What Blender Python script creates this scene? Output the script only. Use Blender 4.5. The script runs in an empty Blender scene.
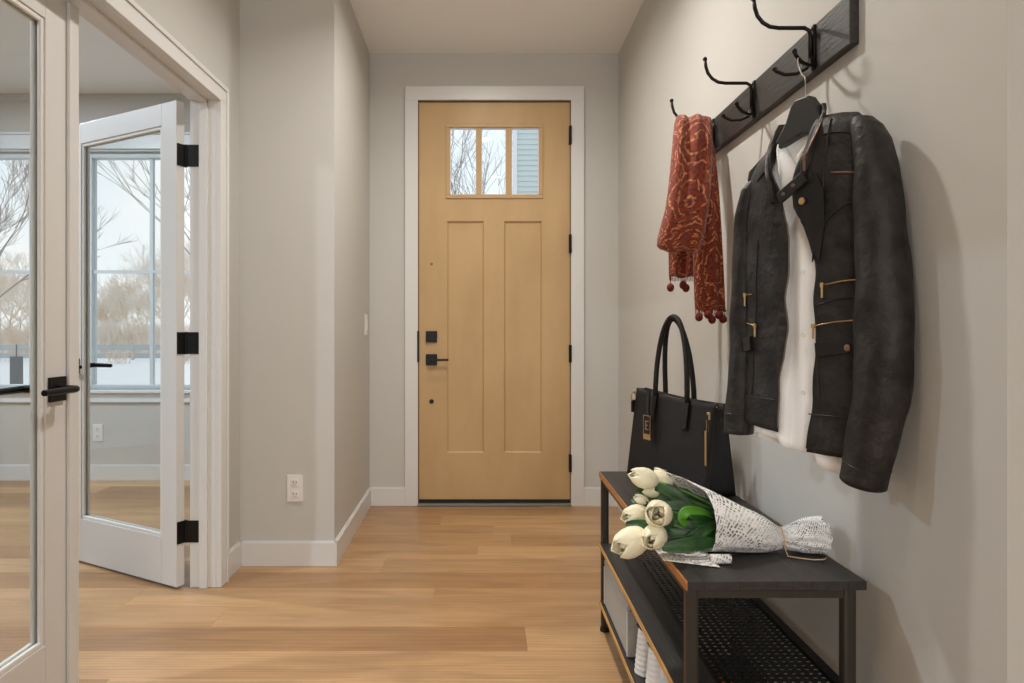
import bpy, math, random
from mathutils import Vector, Matrix
sc = bpy.context.scene
COL = sc.collection
R = math.radians
rnd = random.Random(7)

# ------------------------------------------------------------------ materials
def lin(c):
    return tuple(((v/255)/12.92 if v/255 <= .04045 else ((v/255+.055)/1.055)**2.4) for v in c) + (1,)

def mat(name, rgb, rough=.6, metal=0, bump=0, bscale=60, var=0, vscale=8, spec=.5, rgb2=None, sheen=0, stretch=None):
    m = bpy.data.materials.new(name); m.use_nodes = True
    nt = m.node_tree; N = nt.nodes; L = nt.links
    b = N['Principled BSDF']
    b.inputs['Base Color'].default_value = lin(rgb)
    b.inputs['Roughness'].default_value = rough
    b.inputs['Metallic'].default_value = metal
    b.inputs['Specular IOR Level'].default_value = spec
    if sheen: b.inputs['Sheen Weight'].default_value = sheen
    if bump or var:
        tc = N.new('ShaderNodeTexCoord'); mp = N.new('ShaderNodeMapping')
        L.new(tc.outputs['Object'], mp.inputs[0])
        if stretch: mp.inputs['Scale'].default_value = stretch
    if var:
        n = N.new('ShaderNodeTexNoise'); n.inputs['Scale'].default_value = vscale; n.inputs['Detail'].default_value = 5
        L.new(mp.outputs[0], n.inputs[0])
        cr = N.new('ShaderNodeValToRGB')
        c1 = lin(rgb); c2 = lin(rgb2) if rgb2 else tuple(x*(1-var) for x in c1[:3])+(1,)
        cr.color_ramp.elements[0].position = .38; cr.color_ramp.elements[1].position = .68
        cr.color_ramp.elements[0].color = c1; cr.color_ramp.elements[1].color = c2
        L.new(n.outputs['Fac'], cr.inputs[0]); L.new(cr.outputs[0], b.inputs['Base Color'])
    if bump:
        n2 = N.new('ShaderNodeTexNoise'); n2.inputs['Scale'].default_value = bscale; n2.inputs['Detail'].default_value = 4
        L.new(mp.outputs[0], n2.inputs[0])
        bp = N.new('ShaderNodeBump'); bp.inputs['Strength'].default_value = bump; bp.inputs['Distance'].default_value = .004
        L.new(n2.outputs['Fac'], bp.inputs['Height']); L.new(bp.outputs[0], b.inputs['Normal'])
    return m

M = {}
M['wall'] = mat('greige_paint', (195, 193, 187), .75, bump=.05, bscale=180)
M['wall_right'] = M['wall']
M['ceiling'] = mat('ceiling_paint', (240, 239, 236), .9, bump=.12, bscale=120)
M['trim'] = mat('white_trim_paint', (214, 213, 210), .38)
M['office_white'] = mat('white_window_vinyl', (222, 226, 228), .35)
M['door'] = mat('tan_door', (192, 159, 112), .5, bump=.08, bscale=40, var=.10, vscale=5, stretch=(1, 1, .35), rgb2=(182, 149, 102))
M['black_metal'] = mat('matte_black_metal', (20, 19, 20), .38, .6)
M['hinge'] = mat('black_hinge', (14, 14, 15), .45, .4)
M['threshold'] = mat('grey_threshold', (125, 125, 118), .5, .3)
M['rubber'] = mat('dark_sweep', (28, 25, 22), .8)
M['plastic'] = mat('white_plastic', (225, 223, 218), .35)
M['dark_slot'] = mat('dark_slot', (60, 58, 55), .6)
M['rack'] = mat('dark_stained_wood', (36, 32, 29), .45, bump=.25, bscale=30, var=.4, vscale=14, stretch=(6, .6, 6), rgb2=(52, 47, 42))
M['hook'] = mat('bronze_black_iron', (34, 28, 25), .35, .7)
M['steel'] = mat('steel_wire', (170, 165, 158), .3, 1)
M['steel_dull'] = mat('dull_zip', (120, 104, 92), .5, .7)
M['hanger'] = mat('black_painted_wood', (38, 36, 33), .5)
M['leather'] = mat('distressed_black_leather', (24, 22, 21), .56, bump=1.0, bscale=48, var=.3, vscale=26, rgb2=(47, 42, 38), spec=.36)
M['leather_dark'] = mat('smooth_black_leather', (15, 13, 13), .45, bump=.2, bscale=60)
M['gold'] = mat('brass_gold', (222, 186, 130), .3, 1)
M['copper'] = mat('copper_zip', (140, 114, 98), .45, .9)
M['shirt'] = mat('white_cotton', (250, 250, 248), .8, bump=.15, bscale=90)
M['bag'] = mat('pebbled_black_leather', (26, 22, 20), .6, bump=.5, bscale=420, spec=.3)
M['bag_side'] = mat('bag_gusset_leather', (14, 13, 13), .55, bump=.3, bscale=300)
M['frame_metal'] = mat('gunmetal_tube', (58, 54, 48), .45, .35, bump=.15, bscale=90)
M['foot'] = mat('rubber_foot', (20, 18, 17), .7)
M['edge'] = mat('tan_wood_edge', (188, 124, 66), .5, var=.25, vscale=30, stretch=(1, .2, 6), rgb2=(160, 98, 50), bump=.2)
M['edge_gold'] = mat('golden_wood_edge', (206, 158, 92), .5, var=.2, vscale=30, stretch=(1, .2, 6), rgb2=(178, 124, 66), bump=.2)
M['box'] = mat('grey_linen', (170, 164, 156), .85, bump=.35, bscale=400, var=.1, vscale=90)
M['box_edge'] = mat('pale_piping', (196, 193, 188), .8)
M['shoe_white'] = mat('white_ribbed_knit', (232, 228, 222), .75)
M['shoe_black'] = mat('black_lining', (14, 14, 15), .8)
M['shoe_orange'] = mat('orange_leather', (196, 92, 42), .55, bump=.2)
M['petal'] = mat('cream_petal', (248, 238, 208), .5, bump=.35, bscale=60, var=.1, vscale=35, rgb2=(240, 230, 192))
M['petal'].node_tree.nodes['Principled BSDF'].inputs['Subsurface Weight'].default_value = .08
M['leaf'] = mat('tulip_leaf', (44, 88, 32), .42, bump=.2, bscale=60, var=.4, vscale=30, rgb2=(24, 58, 24))
M['leaf_bright'] = mat('bright_leaf', (78, 138, 34), .45)
M['stem'] = mat('tulip_stem', (96, 140, 62), .5)
M['string'] = mat('jute_string', (206, 180, 146), .9)
M['snow'] = mat('snow', (236, 239, 243), .8, bump=.4, bscale=3)
M['twig'] = mat('frosted_tan_twigs', (218, 200, 178), .9, var=.3, vscale=.5, rgb2=(234, 230, 226))
M['bark'] = mat('grey_bark', (160, 152, 146), .9)
M['spruce'] = mat('frosted_spruce', (142, 152, 150), .9)
M['fence'] = mat('blue_grey_fence', (170, 178, 182), .8)
M['siding'] = mat('pale_blue_siding', (196, 208, 208), .6)
M['bin'] = mat('grey_bin', (88, 98, 104), .6)
M['winframe'] = mat('grey_white_frame', (206, 214, 217), .45)
M['door_edge'] = mat('dark_tan_edge', (120, 92, 58), .6)  # darker tan for the front door jamb and screw hole

def glass_mat(name='clear_glass', tint=(.97, .98, .975), ior=1.45, rmax=1):
    m = bpy.data.materials.new(name); m.use_nodes = True
    nt = m.node_tree; N = nt.nodes; L = nt.links; N.clear()
    out = N.new('ShaderNodeOutputMaterial'); mx = N.new('ShaderNodeMixShader')
    tr = N.new('ShaderNodeBsdfTransparent'); gl = N.new('ShaderNodeBsdfGlossy'); lw = N.new('ShaderNodeLayerWeight')
    tr.inputs[0].default_value = tint+(1,); gl.inputs['Roughness'].default_value = .02
    pw_ = N.new('ShaderNodeMath'); pw_.operation = 'POWER'; pw_.inputs[1].default_value = 4
    fr = N.new('ShaderNodeMath'); fr.operation = 'MULTIPLY_ADD'; fr.inputs[1].default_value = .8; fr.inputs[2].default_value = .03
    lw.inputs['Blend'].default_value = .5
    L.new(lw.outputs['Facing'], pw_.inputs[0]); L.new(pw_.outputs[0], fr.inputs[0])
    L.new(fr.outputs[0], mx.inputs[0]); L.new(tr.outputs[0], mx.inputs[1]); L.new(gl.outputs[0], mx.inputs[2])
    L.new(mx.outputs[0], out.inputs[0])
    return m
M['glass'] = glass_mat()

def emit_mat(name, rgb, s):
    m = bpy.data.materials.new(name); m.use_nodes = True
    b = m.node_tree.nodes['Principled BSDF']
    b.inputs['Base Color'].default_value = lin(rgb); b.inputs['Emission Color'].default_value = lin(rgb)
    b.inputs['Emission Strength'].default_value = s
    return m
M['lens'] = emit_mat('lit_lens', (255, 240, 220), 6)

def floor_mat():
    m = bpy.data.materials.new('oak_planks'); m.use_nodes = True
    nt = m.node_tree; N = nt.nodes; L = nt.links; b = N['Principled BSDF']
    at = N.new('ShaderNodeAttribute'); at.attribute_name = 'tone'
    tc = N.new('ShaderNodeTexCoord')
    sep = N.new('ShaderNodeSeparateColor'); L.new(at.outputs['Color'], sep.inputs[0])
    ofs = N.new('ShaderNodeCombineXYZ')
    mul = N.new('ShaderNodeMath'); mul.operation = 'MULTIPLY'; mul.inputs[1].default_value = 37
    L.new(sep.outputs[1], mul.inputs[0]); L.new(mul.outputs[0], ofs.inputs[0]); L.new(mul.outputs[0], ofs.inputs[2])
    add = N.new('ShaderNodeVectorMath'); add.operation = 'ADD'
    L.new(tc.outputs['Object'], add.inputs[0]); L.new(ofs.outputs[0], add.inputs[1])
    mp = N.new('ShaderNodeMapping'); mp.inputs['Scale'].default_value = (1.0, 7, 1); L.new(add.outputs[0], mp.inputs[0])
    n1 = N.new('ShaderNodeTexNoise'); n1.inputs['Scale'].default_value = 2.2; n1.inputs['Detail'].default_value = 8; n1.inputs['Distortion'].default_value = .8
    L.new(mp.outputs[0], n1.inputs[0])
    mp2 = N.new('ShaderNodeMapping'); mp2.inputs['Scale'].default_value = (4, 120, 1); L.new(add.outputs[0], mp2.inputs[0])
    n2 = N.new('ShaderNodeTexNoise'); n2.inputs['Scale'].default_value = 2; n2.inputs['Detail'].default_value = 4
    L.new(mp2.outputs[0], n2.inputs[0])
    # cathedral rings
    mp3 = N.new('ShaderNodeMapping'); mp3.inputs['Scale'].default_value = (.9, 9, 1); L.new(add.outputs[0], mp3.inputs[0])
    wv = N.new('ShaderNodeTexWave'); wv.wave_type = 'RINGS'; wv.inputs['Scale'].default_value = 2.2; wv.inputs['Distortion'].default_value = 5; wv.inputs['Detail'].default_value = 3
    L.new(mp3.outputs[0], wv.inputs[0])
    r1 = N.new('ShaderNodeValToRGB')
    r1.color_ramp.elements[0].color = lin((196, 158, 114)); r1.color_ramp.elements[1].color = lin((140, 100, 64))
    L.new(sep.outputs[0], r1.inputs[0])
    def mixmul(a, fac_out, lo, hi, p0, p1):
        mr = N.new('ShaderNodeMapRange'); mr.inputs[1].default_value = p0; mr.inputs[2].default_value = p1
        mr.inputs[3].default_value = lo; mr.inputs[4].default_value = hi
        L.new(fac_out, mr.inputs[0])
        mm = N.new('ShaderNodeVectorMath'); mm.operation = 'SCALE'
        L.new(a, mm.inputs[0]); L.new(mr.outputs[0], mm.inputs['Scale'])
        return mm.outputs[0]
    c = mixmul(r1.outputs[0], n1.outputs['Fac'], .84, 1.12, .35, .65)
    c = mixmul(c, n2.outputs['Fac'], .94, 1.04, .3, .7)
    c = mixmul(c, wv.outputs['Fac'], .90, 1.05, 0, 1)
    # knots
    vo = N.new('ShaderNodeTexVoronoi'); vo.inputs['Scale'].default_value = 1.25
    mpk = N.new('ShaderNodeMapping'); mpk.inputs['Scale'].default_value = (1, 2.2, 1); L.new(add.outputs[0], mpk.inputs[0]); L.new(mpk.outputs[0], vo.inputs[0])
    c = mixmul(c, vo.outputs['Distance'], .4, 1, .012, .032)
    L.new(c, b.inputs['Base Color'])
    b.inputs['Roughness'].default_value = .36
    bp = N.new('ShaderNodeBump'); bp.inputs['Strength'].default_value = .12; bp.inputs['Distance'].default_value = .002
    L.new(n2.outputs['Fac'], bp.inputs['Height']); L.new(bp.outputs[0], b.inputs['Normal'])
    return m
M['floor'] = floor_mat()

def bench_mat():
    m = mat('charcoal_laminate', (38, 35, 33), .5, bump=.25, bscale=25, var=.2, vscale=10, stretch=(8, .5, 8), rgb2=(50, 46, 42))
    nt = m.node_tree; N = nt.nodes; L = nt.links; b = N['Principled BSDF']
    src = b.inputs['Base Color'].links[0].from_socket
    tc = N.new('ShaderNodeTexCoord'); sx = N.new('ShaderNodeSeparateXYZ'); L.new(tc.outputs['Object'], sx.inputs[0])
    md = N.new('ShaderNodeMath'); md.operation = 'PINGPONG'; md.inputs[1].default_value = .036; L.new(sx.outputs[0], md.inputs[0])
    lt = N.new('ShaderNodeMath'); lt.operation = 'GREATER_THAN'; lt.inputs[1].default_value = .0012; L.new(md.outputs[0], lt.inputs[0])
    ad = N.new('ShaderNodeMath'); ad.operation = 'MULTIPLY_ADD'; ad.inputs[1].default_value = .6; ad.inputs[2].default_value = .4; L.new(lt.outputs[0], ad.inputs[0])
    sc_ = N.new('ShaderNodeVectorMath'); sc_.operation = 'SCALE'; L.new(src, sc_.inputs[0]); L.new(ad.outputs[0], sc_.inputs['Scale'])
    L.new(sc_.outputs[0], b.inputs['Base Color'])
    return m
M['laminate'] = bench_mat()

def scarf_mat():
    m = bpy.data.materials.new('paisley_rust_weave'); m.use_nodes = True
    nt = m.node_tree; N = nt.nodes; L = nt.links; b = N['Principled BSDF']
    tc = N.new('ShaderNodeTexCoord')
    ns = N.new('ShaderNodeTexNoise'); ns.inputs['Scale'].default_value = 14; L.new(tc.outputs['UV'], ns.inputs[0])
    sc_ = N.new('ShaderNodeVectorMath'); sc_.operation = 'SCALE'; sc_.inputs['Scale'].default_value = .09; L.new(ns.outputs['Color'], sc_.inputs[0])
    ad = N.new('ShaderNodeVectorMath'); ad.operation = 'ADD'; L.new(tc.outputs['UV'], ad.inputs[0]); L.new(sc_.outputs[0], ad.inputs[1])
    vo = N.new('ShaderNodeTexVoronoi'); vo.inputs['Scale'].default_value = 7.5; L.new(ad.outputs[0], vo.inputs[0])
    mu = N.new('ShaderNodeMath'); mu.operation = 'MULTIPLY'; mu.inputs[1].default_value = 30; L.new(vo.outputs['Distance'], mu.inputs[0])
    sn = N.new('ShaderNodeMath'); sn.operation = 'SINE'; L.new(mu.outputs[0], sn.inputs[0])
    cr = N.new('ShaderNodeValToRGB'); e = cr.color_ramp.elements
    e[0].position = .55; e[0].color = lin((132, 50, 27)); e[1].position = 1; e[1].color = lin((204, 132, 86))
    L.new(sn.outputs[0], cr.inputs[0])
    n2 = N.new('ShaderNodeTexNoise'); n2.inputs['Scale'].default_value = 90; L.new(tc.outputs['UV'], n2.inputs[0])
    mx = N.new('ShaderNodeMixRGB'); mx.inputs[2].default_value = lin((92, 34, 20)); L.new(cr.outputs[0], mx.inputs[1])
    mr = N.new('ShaderNodeMapRange'); mr.inputs[1].default_value = .45; mr.inputs[2].default_value = .62; L.new(n2.outputs['Fac'], mr.inputs[0]); L.new(mr.outputs[0], mx.inputs[0])
    L.new(mx.outputs[0], b.inputs['Base Color']); b.inputs['Roughness'].default_value = .9
    b.inputs['Sheen Weight'].default_value = .25
    bp = N.new('ShaderNodeBump'); bp.inputs['Strength'].default_value = .4; bp.inputs['Distance'].default_value = .003
    L.new(n2.outputs['Fac'], bp.inputs['Height']); L.new(bp.outputs[0], b.inputs['Normal'])
    return m
M['scarf'] = scarf_mat()
M['tassel'] = mat('dark_red_tassel', (112, 36, 26), .9, bump=.5, bscale=200)

def paper_mat():
    m = bpy.data.materials.new('newsprint_paper'); m.use_nodes = True
    nt = m.node_tree; N = nt.nodes; L = nt.links; b = N['Principled BSDF']
    tc = N.new('ShaderNodeTexCoord')
    rot = N.new('ShaderNodeMapping'); rot.inputs['Rotation'].default_value = (0, 0, R(24)); L.new(tc.outputs['UV'], rot.inputs[0])
    sx = N.new('ShaderNodeSeparateXYZ'); L.new(rot.outputs[0], sx.inputs[0])
    # text rows : v stripes  x  horizontal word noise
    md = N.new('ShaderNodeMath'); md.operation = 'FRACT'
    mu = N.new('ShaderNodeMath'); mu.operation = 'MULTIPLY'; mu.inputs[1].default_value = 150; L.new(sx.outputs[1], mu.inputs[0]); L.new(mu.outputs[0], md.inputs[0])
    row = N.new('ShaderNodeMath'); row.operation = 'GREATER_THAN'; row.inputs[1].default_value = .45; L.new(md.outputs[0], row.inputs[0])
    mp = N.new('ShaderNodeMapping'); mp.inputs['Scale'].default_value = (190, 75, 1); L.new(rot.outputs[0], mp.inputs[0])
    ns = N.new('ShaderNodeTexNoise'); ns.inputs['Scale'].default_value = 1; ns.inputs['Detail'].default_value = 0; L.new(mp.outputs[0], ns.inputs[0])
    wd = N.new('ShaderNodeMath'); wd.operation = 'GREATER_THAN'; wd.inputs[1].default_value = .5; L.new(ns.outputs['Fac'], wd.inputs[0])
    bl = N.new('ShaderNodeTexNoise'); bl.inputs['Scale'].default_value = 16; bl.inputs['Detail'].default_value = 1; L.new(rot.outputs[0], bl.inputs[0])
    br = N.new('ShaderNodeMapRange'); br.inputs[1].default_value = .40; br.inputs[2].default_value = .62; br.inputs[3].default_value = .35; br.inputs[4].default_value = .95; L.new(bl.outputs['Fac'], br.inputs[0])
    m1 = N.new('ShaderNodeMath'); m1.operation = 'MULTIPLY'; L.new(row.outputs[0], m1.inputs[0]); L.new(wd.outputs[0], m1.inputs[1])
    m2 = N.new('ShaderNodeMath'); m2.operation = 'MULTIPLY'; L.new(m1.outputs[0], m2.inputs[0]); L.new(br.outputs[0], m2.inputs[1])
    mx = N.new('ShaderNodeMixRGB'); mx.inputs[1].default_value = lin((240, 238, 235)); mx.inputs[2].default_value = lin((48, 45, 44))
    L.new(m2.outputs[0], mx.inputs[0]); L.new(mx.outputs[0], b.inputs['Base Color']); b.inputs['Roughness'].default_value = .8
    n3 = N.new('ShaderNodeTexNoise'); n3.inputs['Scale'].default_value = 22; L.new(tc.outputs['UV'], n3.inputs[0])
    bp = N.new('ShaderNodeBump'); bp.inputs['Strength'].default_value = .35; bp.inputs['Distance'].default_value = .006
    L.new(n3.outputs['Fac'], bp.inputs['Height']); L.new(bp.outputs[0], b.inputs['Normal'])
    return m
M['paper'] = paper_mat()

# ------------------------------------------------------------------ mesh builder
def V(*a): return Vector(a)
class MB:
    def __init__(s): s.v = []; s.f = []; s.uv = {}
    def add(s, vs, fs, uvs=None):
        o = len(s.v); s.v += [Vector(p) for p in vs]
        for i, f in enumerate(fs):
            if uvs is not None: s.uv[len(s.f)] = [uvs[k] for k in f]
            s.f.append([k+o for k in f])
        return s
    def box(s, x0, x1, y0, y1, z0, z1):
        return s.add([(x0,y0,z0),(x1,y0,z0),(x1,y1,z0),(x0,y1,z0),(x0,y0,z1),(x1,y0,z1),(x1,y1,z1),(x0,y1,z1)],
            [(3,2,1,0),(4,5,6,7),(0,1,5,4),(1,2,6,5),(2,3,7,6),(3,0,4,7)])
    def obox(s, o, A, B, C, a0, a1, b0, b1, c0, c1):
        o = Vector(o); A = Vector(A); B = Vector(B); C = Vector(C)
        P = lambda a, b, c: o+A*a+B*b+C*c
        return s.add([P(a0,b0,c0),P(a1,b0,c0),P(a1,b1,c0),P(a0,b1,c0),P(a0,b0,c1),P(a1,b0,c1),P(a1,b1,c1),P(a0,b1,c1)],
            [(3,2,1,0),(4,5,6,7),(0,1,5,4),(1,2,6,5),(2,3,7,6),(3,0,4,7)])
    def prism(s, pts, ext):
        n = len(pts); ext = Vector(ext); p = [Vector(q) for q in pts]
        s.add(p+[q+ext for q in p], [list(range(n))[::-1], list(range(n, 2*n))]+[(i, (i+1) % n, n+(i+1) % n, n+i) for i in range(n)])
        return s
    def tube(s, pts, r, n=8, cap=True, flat=None):
        pts = [Vector(p) for p in pts]; m = len(pts)
        rs = r if isinstance(r, (list, tuple)) else [r]*m
        vs = []; up = None
        for i, p in enumerate(pts):
            t = (pts[min(i+1, m-1)]-pts[max(i-1, 0)]).normalized()
            if up is None:
                up = t.orthogonal().normalized() if flat is None else Vector(flat)
            up = (up-t*up.dot(t)).normalized(); b = t.cross(up)
            for k in range(n):
                a = 2*math.pi*k/n
                vs.append(p+(up*math.cos(a)+b*math.sin(a))*rs[i])
        fs = []
        for i in range(m-1):
            for k in range(n):
                fs.append((i*n+k, i*n+(k+1) % n, (i+1)*n+(k+1) % n, (i+1)*n+k))
        if cap: fs.append(list(range(n))[::-1]); fs.append([(m-1)*n+k for k in range(n)])
        return s.add(vs, fs)
    def grid(s, fn, nu, nv, closeu=False, capends=False, us=1, vs=1):
        P = []; U = []
        cu = nu if closeu else nu+1
        for j in range(nv+1):
            for i in range(cu):
                P.append(fn(i/nu, j/nv)); U.append((i/nu*us, j/nv*vs))
        fs = []
        for j in range(nv):
            for i in range(nu):
                i2 = (i+1) % cu
                fs.append((j*cu+i, j*cu+i2, (j+1)*cu+i2, (j+1)*cu+i))
        if capends and closeu:
            fs.append(list(range(cu))[::-1]); fs.append([nv*cu+k for k in range(cu)])
        return s.add(P, fs, U)
    def ball(s, c, r, n=10, sz=(1,1,1)):
        c = Vector(c)
        return s.grid(lambda u, v: c+V(r*sz[0]*math.sin(math.pi*(v*.98+.01))*math.cos(2*math.pi*u), r*sz[1]*math.sin(math.pi*(v*.98+.01))*math.sin(2*math.pi*u), r*sz[2]*math.cos(math.pi*(v*.98+.01))), n, n//2+1, True, True)
    def cyl(s, c, axis, r, h, n=16):
        c = Vector(c); a = Vector(axis).normalized()
        return s.tube([c, c+a*h], r, n)
    def build(s, name, m, parent=None, smooth=False, bevel=0, solid=0, sub=0, autos=None, off=0, loc=None):
        me = bpy.data.meshes.new(name)
        org = Vector((0,0,0))
        q = parent
        while q is not None: org += q.location; q = q.parent
        if loc is not None: org = org + (Vector(loc)-org)
        me.from_pydata([tuple(p-org) for p in s.v], [], s.f)
        if s.uv:
            uvl = me.uv_layers.new(name='UVMap')
            for pi, poly in enumerate(me.polygons):
                if pi in s.uv:
                    for k, li in enumerate(poly.loop_indices): uvl.data[li].uv = s.uv[pi][k]
        if smooth:
            for p in me.polygons: p.use_smooth = True
        me.update()
        o = bpy.data.objects.new(name, me); COL.objects.link(o)
        if loc is not None:
            par = Vector((0,0,0)); q = parent
            while q is not None: par += q.location; q = q.parent
            o.location = Vector(loc)-par
        if parent: o.parent = parent
        me.materials.append(M[m] if isinstance(m, str) else m)
        if solid:
            d = o.modifiers.new('Solidify', 'SOLIDIFY'); d.thickness = solid; d.offset = off
        if bevel:
            d = o.modifiers.new('Bevel', 'BEVEL'); d.width = bevel; d.segments = 2; d.limit_method = 'ANGLE'
        if sub:
            d = o.modifiers.new('Subsurf', 'SUBSURF'); d.levels = sub; d.render_levels = sub
        return o

def thing(name, label, cat, loc=(0,0,0), group=None):
    o = bpy.data.objects.new(name, None); COL.objects.link(o); o.location = loc
    o['label'] = label; o['category'] = cat; o.empty_display_size = .1
    if group: o['group'] = group
    return o
def tag(o, label, cat, group=None, kind=None):
    o['label'] = label; o['category'] = cat
    if group: o['group'] = group
    if kind: o['kind'] = kind
    return o
def struct(o, label=None, cat=None):
    o['kind'] = 'structure'
    if label: o['label'] = label
    if cat: o['category'] = cat
    return o
def sempty(name, loc, label, cat):
    o = bpy.data.objects.new(name, None); COL.objects.link(o); o.location = loc
    return struct(o, label, cat)
Z = V(0,0,1)

def interp(tab, x):
    if x <= tab[0][0]: return tab[0][1:] if len(tab[0]) > 2 else tab[0][1]
    for a, b in zip(tab, tab[1:]):
        if x <= b[0]:
            t = (x-a[0])/(b[0]-a[0])
            t2 = t
            if len(a) > 2: return tuple(p+(q-p)*t2 for p, q in zip(a[1:], b[1:]))
            return a[1]+(b[1]-a[1])*t2
    return tab[-1][1:] if len(tab[-1]) > 2 else tab[-1][1]

# ------------------------------------------------------------------ the room
XR = .795; XL = -1.115; XO = -1.222; YD = 4.05; YC = 3.02; YW = 4.73; H = 2.730
OY0, OY1, OH = 1.227, 2.762, 2.01        # opening of the glazed doors
BK = -4.0
# right wall, its end face turns away to the right
struct(MB().box(XR, XR+.14, 1.024, YD+.16, 0, H).build('wall_right', 'wall'), 'greige wall behind the coat rack and bench', 'wall')
struct(MB().box(XR+.14, 3.4, 1.024, 1.164, 0, H).box(3.26, 3.4, BK, 1.024, 0, H).build('wall_side', 'wall'), 'greige wall turning the corner at the right', 'wall')
# far wall with front door opening
dx0, dx1, dz1 = -.416, .506, 2.443
struct(MB().box(-.713, dx0-.0, YD, YD+.16, 0, H).box(dx1, XR, YD, YD+.16, 0, H).box(dx0, dx1, YD, YD+.16, dz1+.003, H).build('wall_far', 'wall'), 'greige wall around the tan front door', 'wall')
# projecting block left of front door
struct(MB().prism([(XO, YC, 0), (-.688, YC, 0), (-.713, YD+.16, 0), (XO, YD+.16, 0)], (0, 0, H)).build('wall_column', 'wall'), 'greige wall block stepping out beside the front door', 'wall')
# wall between hall and office
struct(MB().box(XO, XL, BK, OY0, 0, H).box(XO, XL, OY1, YC, 0, H).box(XO, XL, OY0, OY1, OH, H).build('wall_left', 'wall'), 'greige wall holding the glazed double doors', 'wall')
# back wall, its large opening added to let in the rear fill light
struct(MB().box(XL, -.95, BK-.14, BK, 0, H).box(1.15, 3.26, BK-.14, BK, 0, H).box(-.95, 1.15, BK-.14, BK, 0, .3).box(-.95, 1.15, BK-.14, BK, 2.5, H).build('wall_back', 'wall'), 'greige wall behind the viewpoint', 'wall')
# office shell
wx = [(-4.75, -4.02), (-3.62, -2.93), (-2.83, -2.0)]
WZ0, WZ1 = .64, 2.335
ux0, ux1 = -3.72, -2.86   # blank mullion wall is between the two window groups
b = MB()
WA = (-4.60, -3.212)     # left window opening
WB = (-2.865, -1.94)     # right window opening
b.box(-5.2, WA[0], YW, YW+.14, 0, H).box(WA[1], WB[0], YW, YW+.14, 0, H).box(WB[1], XO, YW, YW+.14, 0, H)
b.box(WA[0], WA[1], YW, YW+.14, 0, WZ0).box(WA[0], WA[1], YW, YW+.14, WZ1, H)
b.box(WB[0], WB[1], YW, YW+.14, 0, WZ0).box(WB[0], WB[1], YW, YW+.14, WZ1, H)
struct(b.build('wall_office_far', 'wall'), 'office wall holding the two windows', 'wall')
struct(MB().box(-5.34, -5.2, -1.0, YW+.14, 0, H).box(-5.2, XO, -1.14, -1.0, 0, H).box(XO-.0, XO+.1, YD+.16, YW+.14, 0, H).build('wall_office_side', 'wall'), 'office side walls', 'wall')
struct(MB().box(-5.34, 3.4, BK-.14, YW+.14, H, H+.12).build('ceiling', 'ceiling'), 'off-white hall ceiling', 'ceiling')

# floor : plank mesh with per-plank tone
def build_floor():
    mb = MB(); tones = []
    W = .179; y0 = 2.035
    k0 = int(math.floor((BK-y0)/W)); k1 = int(math.ceil((YW-y0)/W))
    def px2x(px, y): return (px-487)*y/670
    special = {9: [(493, .35, .62)], 7: [(478, .0, .0)]}
    # row index -> joints with tones: list of (x_of_left_end, tone)
    def row_y(k): return y0+k*W
    fixed = {
        8: [(-9, .45), (px2x(493, 3.6)-0, .62)],
        7: [(-9, .5), (.12, .55)],
        6: [(-9, .42), (px2x(478, 3.2), .6)],
        5: [(-9, .35), (px2x(383, 3.02), .72)],
        4: [(-9, .2), (2.2, .5)],
        3: [(-9, .35), (px2x(433, 2.66), .08)],
        2: [(px2x(222, 2.5)-1.7, .5), (px2x(222, 2.5), .15), (2.4, .5)],
        1: [(-9, .4), (px2x(-180, 2.2), .78), (px2x(528, 2.2), .25)],
        0: [(-9, .7), (px2x(40, 2.1), .52), (2.3, .4)],
    }
    for k in range(k0, k1+1):
        a = max(BK, row_y(k)); c = min(YW, row_y(k+1))
        if c <= a: continue
        if k in fixed:
            js = [(-5.2, fixed[k][0][1])]+[(max(-5.2, j), t) for j, t in fixed[k] if j > -5.2]
            if js[0][0] == js[1][0] if len(js) > 1 else False: js = js[1:]
            # extra joints far left in the office
            js2 = []
            for i, (j, t) in enumerate(js):
                e = js[i+1][0] if i+1 < len(js) else 3.26
                x = j; tt = t
                segs = []
                while e-x > 3.0:
                    segs.append(x); x += 1.9
                segs.append(x)
                for q, sx in enumerate(segs):
                    js2.append((sx, t if q == len(segs)-1 else rnd.random()*.8))
            js = js2
        else:
            x = -5.2-rnd.random()*1.8; js = []
            while x < 3.26:
                js.append((max(-5.2, x), rnd.random()*.85)); x += 1.5+rnd.random()*.7
        for i, (j, t) in enumerate(js):
            e = js[i+1][0] if i+1 < len(js) else 3.26
            if e-j < .01: continue
            g = .0006; d = .0008
            x0, x1, ya, yb = j+g, e-g, a+g, c-g
            vs = [(x0, ya, 0), (x1, ya, 0), (x1, yb, 0), (x0, yb, 0), (j, a, -d), (e, a, -d), (e, c, -d), (j, c, -d)]
            mb.add(vs, [(0,1,2,3), (4,5,1,0), (5,6,2,1), (6,7,3,2), (7,4,0,3)])
            tones += [(t, rnd.random(), 0, 1)]*5
    n = len(mb.f)
    mb.add([(-5.34, BK-.14, -.1), (3.4, BK-.14, -.1), (3.4, YW+.14, -.1), (-5.34, YW+.14, -.1), (-5.34, BK-.14, -.003), (3.4, BK-.14, -.003), (3.4, YW+.14, -.003), (-5.34, YW+.14, -.003)],
           [(3,2,1,0),(4,5,6,7),(0,1,5,4),(1,2,6,5),(2,3,7,6),(3,0,4,7)])
    tones += [(.8, .5, 0, 1)]*6
    o = mb.build('floor', 'floor')
    ca = o.data.color_attributes.new('tone', 'FLOAT_COLOR', 'CORNER')
    for p in o.data.polygons:
        for li in p.loop_indices: ca.data[li].color = tones[p.index]
    return struct(o, 'light oak plank floor', 'floor')
build_floor()

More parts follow.
